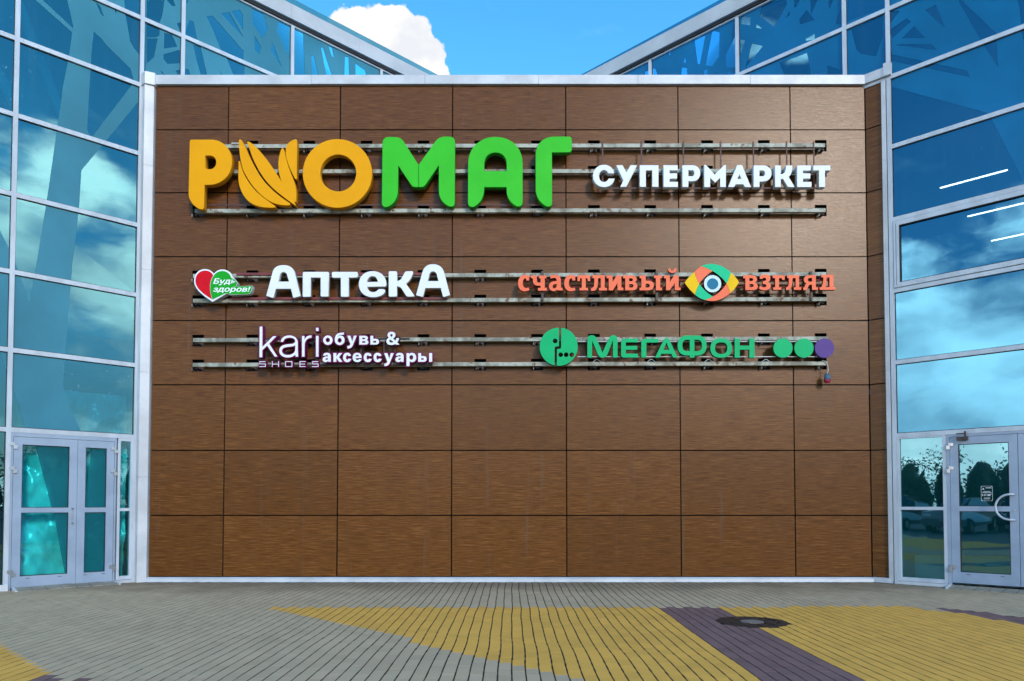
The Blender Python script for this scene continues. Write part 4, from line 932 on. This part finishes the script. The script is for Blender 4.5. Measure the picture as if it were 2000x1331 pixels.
for src, dx, dy in (('E 170 290 77 76 E 168 288 36 38', 0, 0),
    ('M 432 165 L 430 200 C 370 200 330 215 322 240 C 335 225 355 215 375 215 C 415 215 440 248 440 290 C 440 338 408 367 362 367 C 312 367 283 335 283 280 C 283 205 320 168 432 165 Z E 361 292 34 39', 0, 0), (OU, 0, 0),
    ('M 682 219 L 765 219 C 800 219 820 232 820 257 C 820 275 810 283 795 287 C 815 291 828 302 828 322 C 828 350 805 362 770 362 L 682 362 Z M 728 250 L 757 250 C 770 250 776 256 776 263 C 776 272 769 276 757 276 L 728 276 Z M 728 305 L 760 305 C 775 305 781 311 781 319 C 781 329 774 333 760 333 L 728 333 Z', 0, 0),
    ('M 862 219 L 908 219 L 908 268 L 945 268 C 982 268 1002 285 1002 314 C 1002 346 980 362 942 362 L 862 362 Z M 908 300 L 937 300 C 950 300 957 306 957 315 C 957 326 950 331 937 331 L 908 331 Z', 0, 0),
    ('M 1140 210 C 1140 172 1170 153 1205 153 C 1245 153 1270 175 1270 208 C 1270 235 1252 252 1230 264 L 1268 300 C 1276 287 1281 272 1284 255 L 1328 255 C 1322 285 1312 307 1298 325 L 1334 362 L 1278 362 L 1267 350 C 1248 362 1225 368 1200 368 C 1152 368 1122 345 1122 308 C 1122 280 1138 262 1162 250 C 1148 237 1140 225 1140 210 Z M 1205 190 C 1192 190 1184 198 1184 209 C 1184 220 1192 229 1203 237 C 1218 228 1226 219 1226 208 C 1226 197 1217 190 1205 190 Z M 1187 279 C 1174 286 1168 295 1168 305 C 1168 320 1181 329 1200 329 C 1214 329 1226 326 1237 320 Z', 0, 0),
    (AA, 0, 0), ('M 260 500 L 308 500 L 308 555 L 350 500 L 403 500 L 350 566 L 408 642 L 352 642 L 308 580 L 308 642 L 260 642 Z', 0, 0), (EC, 0, 0),
    ('M 720 580 L 620 583 C 622 602 633 613 650 613 C 663 613 671 608 676 598 L 718 604 C 708 632 684 647 650 647 C 602 647 573 619 573 571 C 573 525 602 496 648 496 C 695 496 720 527 720 580 Z M 619 555 L 675 553 C 674 538 664 529 648 529 C 632 529 622 539 619 555 Z', 0, 0),
    (EC, 335, 0), (EC, 495, 0), (OU, 602, 285), (AA, 1185, 0),
    ('M 1450 500 L 1492 500 L 1494 517 C 1505 502 1520 496 1538 496 C 1582 496 1607 525 1607 570 C 1607 618 1580 647 1540 647 C 1522 647 1508 641 1498 630 L 1498 712 L 1450 712 Z M 1530 534 C 1510 534 1497 548 1497 572 C 1497 596 1510 609 1529 609 C 1548 609 1559 595 1559 571 C 1559 547 1549 534 1530 534 Z', 0, 0),
    ('M 1640 500 L 1687 500 L 1687 549 L 1720 549 C 1757 549 1777 566 1777 595 C 1777 626 1755 642 1718 642 L 1640 642 Z M 1687 581 L 1712 581 C 1726 581 1732 587 1732 596 C 1732 606 1725 611 1712 611 L 1687 611 Z', 0, 0), ('M 1818 500 L 1867 500 L 1867 642 L 1818 642 Z', 0, 0)):
    oo = (zo[0], zo[1] + dy / so_)
    b_ = letter('letter', src, oo, so_, -0.262, 0.075, 'magenta', 'magenta', kari, grow=0.014, dx=dx)
    letter('face', src, oo, so_, -0.2665, 0.003, 'white_face', 'white_face', b_, dx=dx)
for x in (643, 705, 750, 772): wbar(kari, 'rod', 'rust_bar', x - 1.2, 668, x + 1.2, 708, -0.165, -0.138)
wbar(kari, 'frame_bar', 'rust_bar', 512, 699, 632, 700.6, -0.170, -0.152); wbar(kari, 'frame_bar', 'dark_steel', 505, 660, 800, 662, -0.170, -0.152); wbar(kari, 'frame_bar', 'dark_steel', 505, 712, 845, 714, -0.176, -0.152)

opt = sign('optician_sign', 'coral slab-serif lettering on either side of a colourful eye emblem', (1320, 590))
c1, c2, c4 = (1000, 510), (1160, 510), (1440, 520); r1 = 11.111
ES = 'M 375 310 L 370 425 L 310 425 L 300 375 C 255 375 235 420 235 480 C 235 550 265 590 310 590 Q 340 588 360 575 L 378 630 C 340 655 300 660 265 658 C 175 650 132 580 132 485 C 132 380 190 300 280 300 Q 310 302 330 315 Z'
VE = 'M 633 315 L 820 315 C 890 315 935 350 930 400 C 925 440 905 455 885 462 C 920 470 945 500 945 545 C 945 605 900 638 830 638 L 680 638 L 680 378 L 633 378 Z M 765 378 L 800 378 C 835 378 845 395 845 410 C 845 432 830 440 805 440 L 765 440 Z M 765 500 L 800 500 C 840 500 858 515 858 540 C 858 565 840 578 805 578 L 765 578 Z'
for nm, src, z_, s_, dx in (('letter', ES, c1, r1, 0),
    ('letter', 'M 412 318 L 540 318 L 540 430 C 542 460 560 472 585 470 L 620 465 L 620 378 L 590 378 L 590 318 L 748 318 L 748 378 L 712 378 L 712 585 L 755 585 L 755 645 L 565 645 L 565 585 L 620 585 L 620 535 C 530 550 455 520 455 440 L 455 378 L 412 378 Z', c1, r1, 0),
    ('letter', 'M 825 320 C 900 295 960 298 1000 312 C 1045 335 1060 370 1060 420 L 1062 585 L 1100 585 L 1100 640 L 990 640 L 980 620 C 950 655 920 660 890 655 C 830 645 800 600 800 550 C 800 480 855 445 920 440 L 970 438 C 970 390 955 370 920 368 Q 880 370 840 385 Z M 970 500 C 920 500 885 515 882 555 C 882 590 905 600 930 595 C 955 585 970 560 970 540 Z', c1, r1, 0),
    ('letter', ES, c1, r1, 1000),
    ('letter', 'M 1420 310 L 1695 310 L 1695 440 L 1645 440 L 1635 375 L 1600 375 L 1600 585 L 1650 585 L 1650 640 L 1465 640 L 1465 585 L 1515 585 L 1515 375 L 1480 375 L 1475 440 L 1420 440 Z', c1, r1, 0),
    ('letter', 'M -33 310 L 235 310 L 235 585 L 285 585 L 285 640 L 110 640 L 110 585 L 150 585 L 150 375 L 92 375 C 90 480 85 560 55 610 C 35 645 0 655 -60 650 L -65 590 C -20 592 0 560 5 520 L 10 375 L -33 375 Z', c2, r1, 0),
    ('letter', 'M 275 315 L 405 315 L 405 460 L 495 315 L 595 315 L 595 580 L 638 580 L 638 638 L 510 638 L 510 480 L 410 638 L 322 638 L 322 378 L 275 378 Z', c2, r1, 0),
    ('letter', VE, c2, r1, 0),
    ('letter', 'M 990 315 L 1125 315 L 1125 430 L 1190 430 C 1260 432 1300 470 1300 530 C 1300 600 1255 638 1180 638 L 990 638 L 990 580 L 1030 580 L 1030 375 L 990 375 Z M 1120 495 L 1165 495 C 1195 495 1212 512 1212 538 C 1212 565 1195 578 1165 578 L 1120 578 Z', c2, r1, 0),
    ('letter_stem', 'M 1305 315 L 1475 315 L 1475 375 L 1440 375 L 1440 580 L 1478 580 L 1478 638 L 1345 638 L 1345 375 L 1305 375 Z', c2, r1, 0),
    ('letter', 'M 1520 315 L 1650 315 L 1650 460 L 1740 315 L 1840 315 L 1840 580 L 1882 580 L 1882 635 L 1755 635 L 1755 480 L 1645 635 L 1565 635 L 1565 378 L 1520 378 Z', c2, r1, 0),
    ('letter_breve', 'M 1605 170 L 1655 160 C 1665 200 1680 215 1700 215 C 1720 212 1735 195 1745 160 L 1800 165 C 1795 225 1760 262 1700 262 C 1645 262 1610 225 1605 170 Z', c2, r1, 0),
    ('letter', 'M 115 180 L 290 180 C 350 180 390 215 385 265 C 380 300 360 315 340 322 C 380 330 400 365 400 400 C 400 450 355 470 300 470 L 158 470 L 158 240 L 115 240 Z M 235 235 L 270 235 C 300 235 312 250 310 265 C 310 285 295 295 275 295 L 235 295 Z M 238 350 L 275 350 C 305 350 318 362 318 380 C 318 402 300 412 275 412 L 238 412 Z', c4, 10.0, 0),
    ('letter', 'M 440 200 C 480 165 540 155 590 165 C 640 180 650 220 645 250 C 640 290 615 305 590 315 C 630 325 660 350 655 395 C 645 450 590 478 530 475 C 480 473 445 455 420 435 L 445 385 C 470 405 500 418 530 415 C 560 412 570 398 568 385 C 566 360 545 350 515 350 L 495 350 L 500 295 C 545 295 565 280 565 260 C 563 235 545 228 520 228 Q 500 230 495 250 L 440 250 Z', c4, 10.0, 0),
    ('letter', 'M 690 180 L 930 180 L 925 270 L 880 270 L 865 235 L 815 235 L 815 415 L 862 415 L 862 465 L 700 465 L 700 415 L 740 415 L 740 235 L 690 235 Z', c4, 10.0, 0),
    ('letter', 'M 975 180 L 1208 180 L 1208 415 L 1250 415 L 1250 465 L 1105 465 L 1105 415 L 1140 415 L 1140 235 L 1080 235 C 1078 330 1070 400 1045 435 C 1025 465 990 475 955 470 L 950 420 C 985 415 1000 390 1005 340 L 1010 235 L 975 235 Z', c4, 10.0, 0),
    ('letter', 'M 1535 180 L 1535 415 L 1575 415 L 1575 465 L 1460 465 L 1460 365 L 1420 365 C 1395 370 1385 400 1375 430 C 1360 465 1330 478 1295 472 L 1282 425 C 1310 420 1315 400 1325 375 C 1332 355 1345 345 1355 340 C 1320 330 1300 300 1300 265 C 1302 210 1345 180 1410 178 Z M 1460 232 L 1420 232 C 1390 235 1378 250 1378 270 C 1378 295 1395 305 1425 305 L 1460 305 Z', c4, 10.0, 0),
    ('letter', 'M 1640 170 L 1880 170 L 1880 412 L 1918 412 L 1918 465 L 1610 465 L 1610 415 L 1645 412 C 1670 360 1680 300 1682 222 L 1640 222 Z M 1745 222 L 1800 222 L 1800 412 L 1725 412 C 1740 360 1745 290 1745 222 Z', c4, 10.0, 0)):
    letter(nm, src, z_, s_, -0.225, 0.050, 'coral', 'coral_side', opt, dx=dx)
ze = (1330, 505); se = 14.01
LENS = 'M 100 665 C 170 560 270 450 375 365 C 440 300 500 250 545 215 C 660 165 760 150 860 152 C 1050 165 1230 250 1365 385 C 1450 460 1540 560 1588 655 C 1530 760 1450 860 1350 950 C 1200 1080 1050 1160 870 1168 C 700 1170 540 1130 390 998 C 280 900 170 780 100 665 Z M 500 692 C 610 540 740 430 868 350 C 1000 420 1150 540 1245 690 C 1140 860 1010 980 875 1045 C 730 960 610 850 500 692 Z'
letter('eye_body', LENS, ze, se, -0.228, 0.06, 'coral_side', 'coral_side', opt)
for nm, mt, src in (('eye_segment', 'eye_yellow', 'M 100 665 C 170 560 270 450 375 365 C 390 470 430 600 500 695 C 455 780 410 880 385 995 C 280 900 170 780 100 665 Z'),
    ('eye_segment', 'coral', 'M 380 360 C 440 300 500 250 545 215 C 640 240 760 290 865 350 C 730 430 610 540 500 690 C 435 600 392 470 380 360 Z'),
    ('eye_segment', 'eye_green', 'M 550 213 C 660 165 760 150 860 152 C 1050 165 1230 250 1365 385 C 1335 490 1300 590 1245 685 C 1150 540 1000 420 868 350 C 770 290 660 240 550 213 Z'),
    ('eye_segment', 'eye_yellow', 'M 1370 390 C 1450 460 1540 560 1588 655 C 1530 760 1450 860 1350 950 C 1335 860 1300 770 1250 690 C 1300 590 1340 490 1370 390 Z'),
    ('eye_segment', 'coral', 'M 1345 953 C 1200 1080 1050 1160 870 1168 C 800 1170 730 1160 660 1140 C 740 1115 810 1080 875 1045 C 1010 980 1140 860 1246 695 C 1300 780 1330 860 1345 953 Z'),
    ('eye_segment', 'eye_green', 'M 655 1140 C 560 1115 470 1065 390 998 C 415 890 455 790 502 700 C 610 850 730 960 870 1043 C 800 1085 730 1115 655 1140 Z')):
    letter(nm, src, ze, se, -0.232, 0.0035, mt, mt, opt)
letter('iris_ring', 'E 866 695 236 234', ze, se, -0.222, 0.05, 'eye_hatch', 'coral_side', opt)
letter('pupil', 'E 868 698 153 152', ze, se, -0.226, 0.0035, 'eye_teal', 'eye_teal', opt)
for x in (1059.5, 1283, 1585):
    wbar(opt, 'post', 'dark_steel', x - 2.4, 530, x + 2.4, 586.5, -0.170, -0.138)
wbar(opt, 'frame_bar', 'coral_side', 1012, 545.5, 1618, 549.0, -0.172, -0.158); wbar(opt, 'frame_bar', 'coral_side', 1012, 559.5, 1618, 562, -0.172, -0.158)

meg = sign('phone_shop_sign', 'green rounded letters with a split green disc, two green dots and a violet dot', (1340, 720))
zm = (1045, 630); sm_ = 9.0909; zn = (1250, 640); sn = 8.333
for nm, src, z_, s_ in (('logo_half', 'M 425 95 C 230 95 82 245 82 432 C 82 600 190 720 345 765 L 348 460 Q 350 428 380 428 L 425 425 Z E 357 330 42 42', zm, sm_),
    ('logo_half', 'M 465 95 C 640 115 758 260 758 432 C 758 620 610 765 430 772 L 388 770 L 390 475 L 440 472 Q 462 468 463 445 Z E 455 575 41 41 E 552 575 41 41 E 652 575 41 41', zm, sm_),
    ('letter', 'M 930 310 C 930 250 965 228 1010 228 C 1050 228 1075 250 1090 285 L 1198 540 L 1310 285 C 1330 245 1355 230 1395 230 C 1445 232 1465 260 1466 310 L 1466 625 L 1385 625 L 1382 320 L 1290 560 C 1265 610 1240 628 1198 628 C 1155 628 1135 605 1112 560 L 1015 325 L 1012 625 L 930 625 Z', zm, sm_),
    ('letter', 'M 1825 290 L 1825 355 L 1612 355 L 1612 418 L 1815 418 L 1815 487 L 1612 487 L 1612 555 L 1828 555 L 1828 625 L 1580 625 Q 1528 622 1528 570 L 1528 350 Q 1530 292 1590 290 Z', zm, sm_),
    ('letter', 'M 20 490 L 22 230 Q 25 185 75 184 L 300 184 L 300 245 L 105 245 L 102 490 Z', zn, sn),
    ('letter', 'M 245 490 L 385 205 C 400 178 415 172 430 172 C 450 172 465 180 480 205 L 615 490 L 540 490 L 510 428 L 348 428 L 320 490 Z M 430 245 L 478 365 L 382 365 Z', zn, sn),
    ('letter', 'M 760 130 L 940 130 C 1040 135 1085 200 1085 290 C 1085 390 1040 450 940 455 L 887 455 L 887 492 L 810 492 L 810 455 L 760 455 C 660 450 612 390 612 290 C 612 200 660 135 760 130 Z M 810 200 L 760 200 C 710 205 690 240 690 290 C 690 345 710 380 760 385 L 810 385 Z M 887 200 L 887 385 L 940 385 C 990 380 1008 345 1008 290 C 1008 240 990 205 940 200 Z', zn, sn),
    ('letter', 'M 1320 178 C 1430 178 1498 225 1498 335 C 1498 445 1430 492 1320 492 C 1210 492 1145 445 1145 335 C 1145 225 1210 178 1320 178 Z M 1320 242 C 1250 242 1222 270 1222 335 C 1222 400 1250 430 1320 430 C 1392 430 1420 400 1420 335 C 1420 270 1392 242 1320 242 Z', zn, sn),
    ('letter', 'M 1540 180 L 1625 180 L 1625 295 L 1780 295 L 1780 180 L 1865 180 L 1865 492 L 1780 492 L 1780 362 L 1625 362 L 1625 492 L 1540 492 Z', zn, sn)):
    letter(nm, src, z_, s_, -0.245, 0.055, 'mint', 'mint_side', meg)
zd = (1300, 490); sd = 4.348
for cx, mt in ((997, 'mint'), (1175, 'mint'), (1350, 'violet')):
    letter('dot', 'E %d 827 82 82' % cx, zd, sd, -0.245, 0.055, mt, 'mint_side' if mt == 'mint' else 'violet', meg)
for yy in (667.5, 697): wbar(meg, 'frame_bar', 'cable_white', 1128, yy - 0.7, 1600, yy + 0.7, -0.185, -0.175)
for x0 in (1166, 1272, 1384, 1496):      # slack white leads looping over the lowest rail
    pts = []
    for k in range(9):
        u = k / 8; X, Z = wall_px(x0 - 8 + 16 * u, 708 - 5.5 * math.sin(math.pi * u), -0.142); pts.append((X, -0.142, Z))
    MB().tube(pts, 0.005, 6).build('cable', 'cable_white', meg)

plug = sign('hanging_plug', 'small blue and red cable plug dangling at the right end of the lowest rail', (1616, 735)); plug['category'] = 'plug'
pts = []
for (a, b) in ((1605, 704), (1612, 706), (1617, 715), (1617.5, 724), (1615.5, 731)):
    X, Z = wall_px(a, b, -0.150); pts.append((X, -0.150, Z))
MB().tube(pts, 0.006, 6).build('cable', 'cable_white', plug)
def lathe_plug(y0, y1, r0, r1, matn, nm):
    a = wall_px(1615.5, y0, -0.150); b = wall_px(1616, y1, -0.150)
    MB().tube([(a[0], -0.15, a[1]), ((a[0] * .8 + b[0] * .2), -0.15, a[1] * .8 + b[1] * .2), ((a[0] + b[0]) / 2, -0.15, (a[1] + b[1]) / 2), (b[0], -0.15, b[1])], [r0 * 0.5, r0, r0, r1], 12).build(nm, matn, plug)
lathe_plug(730, 741, 0.042, 0.050, 'plug_blue', 'plug_body'); lathe_plug(740.5, 748.5, 0.052, 0.036, 'plug_red', 'plug_cap')

# ------------------------------------------------------------------ behind the photographer (seen only mirrored in the glass)
tl = MB(); rr = random.Random(3)
def clump(x, y, z, n, sp):
    for _ in range(n):
        a, b, c_ = x + rr.gauss(0, sp), y + rr.gauss(0, sp), max(0.2, z + rr.gauss(0, sp * 0.8)); s = rr.uniform(0.07, 0.16)
        u = Vector((rr.uniform(-1, 1), rr.uniform(-1, 1), rr.uniform(-1, 1))).normalized() * s; v = u.cross(Vector((rr.uniform(-1, 1), rr.uniform(-1, 1), rr.uniform(-1, 1)))).normalized() * s
        p0 = Vector((a, b, c_)); tl.poly([p0 - u, p0 - v * 0.6, p0 + u, p0 + v * 0.6])
for k in range(64):
    an = rad(-100 + 200 * k / 63.0); R_ = 46 + rr.uniform(-3, 5); x, y = R_ * math.sin(an), -4 - R_ * math.cos(an); hh = rr.uniform(4.2, 6.6) + 5.0 * max(0.0, 1 - abs(an) / rad(45))  # extra height in the middle added to darken the lower wall's reflection
    tl.tube([(x, y, -0.03), (x + .1, y, hh * 0.6)], [0.16, 0.06], 5)
    tl.tube([(x, y, 0.2), (x + rr.gauss(0, .3), y, hh * 0.35), (x + rr.gauss(0, .4), y, hh * 0.7), (x, y, hh * 0.9)], [0.9, 1.35, 1.0, 0.3], 9)
    for q in range(12): clump(x + rr.gauss(0, 1.0), y + rr.gauss(0, 0.9), hh * rr.uniform(0.15, 0.92), 125, 0.50)
o = tl.build('treeline', 'leaf'); tag(o, 'dark row of trees mirrored in the lower right glass', 'trees', kind='stuff')

def car(loc, rz, body):
    root = empty('parked_car', (0, 0, 0))
    prof = [(-2.15, 0.32), (-2.2, 0.62), (-2.1, 0.88), (-1.35, 0.96), (-0.75, 1.42), (0.75, 1.46), (1.45, 1.02), (2.12, 0.92), (2.2, 0.6), (2.1, 0.3)]
    vv, ff = [], []; ws = [(-0.86, 1.0), (-0.5, 1.0), (0.5, 1.0), (0.86, 1.0)]; k = len(prof)
    for (yy, _) in ws:
        for (x, z) in prof:
            tap = 1.0 if z < 1.0 else 0.80
            edge = 0.0 if abs(yy) < 0.7 else 0.03
            vv.append((x, yy * tap, z - edge * (1 if z > 0.5 else 0)))
    for i in range(3):
        for j in range(k): ff.append((i * k + j, i * k + (j + 1) % k, (i + 1) * k + (j + 1) % k, (i + 1) * k + j))
    ff.append(tuple(range(k - 1, -1, -1))); ff.append(tuple(range(3 * k, 4 * k)))
    mb = MB(); mb.v = vv; mb.f = ff; mb.build('body', body, root, smooth=False)
    for sd_ in (-1, 1):
        MB().prism([(-1.22, sd_ * 0.84, 1.0), (-0.72, sd_ * 0.71, 1.36), (0.70, sd_ * 0.71, 1.40), (1.30, sd_ * 0.84, 1.04)], (0, sd_ * 0.03, 0)).build('side_window', 'car_glass', root)
    MB().prism([(1.44, -0.62, 1.06), (1.44, 0.62, 1.06), (0.80, 0.52, 1.45), (0.80, -0.52, 1.45)], (0.03, 0, 0.03)).build('windscreen', 'car_glass', root)
    MB().prism([(-1.34, -0.62, 1.0), (-1.34, 0.62, 1.0), (-0.80, 0.52, 1.41), (-0.80, -0.52, 1.41)], (-0.03, 0, 0.03)).build('rear_window', 'car_glass', root)
    for x in (-1.35, 1.35):
        for y in (-0.80, 0.80): 
            wq = MB().tube([(x, y - 0.10, 0.31), (x, y + 0.10, 0.31)], 0.31, 20).build('wheel', 'tyre', root)
            MB().tube([(x, y - 0.112, 0.31), (x, y + 0.112, 0.31)], 0.19, 16).build('rim', 'steel', wq)
    for y in (-0.62, 0.62):
        MB().box(2.10, 2.20, y - 0.16, y + 0.16, 0.68, 0.80).build('headlight', 'print_white', root); MB().box(-2.20, -2.12, y - 0.16, y + 0.16, 0.70, 0.82).build('tail_light', 'plug_red', root)
    root.location = loc; root.rotation_euler = (0, 0, rz)
    return tag(root, 'parked car mirrored as pale curved lines in the right-hand glass door', 'car', 'cars parked behind the photographer')
for k, (x, y, b) in enumerate(((-13.6, -16.2, 'car_dark'), (-16.0, -14.6, 'car_silver'), (-18.6, -13.2, 'car_dark'), (-11.2, -17.9, 'car_silver'))):
    car((x, y, -0.03), rad(48 + 4 * (k % 2)), b)
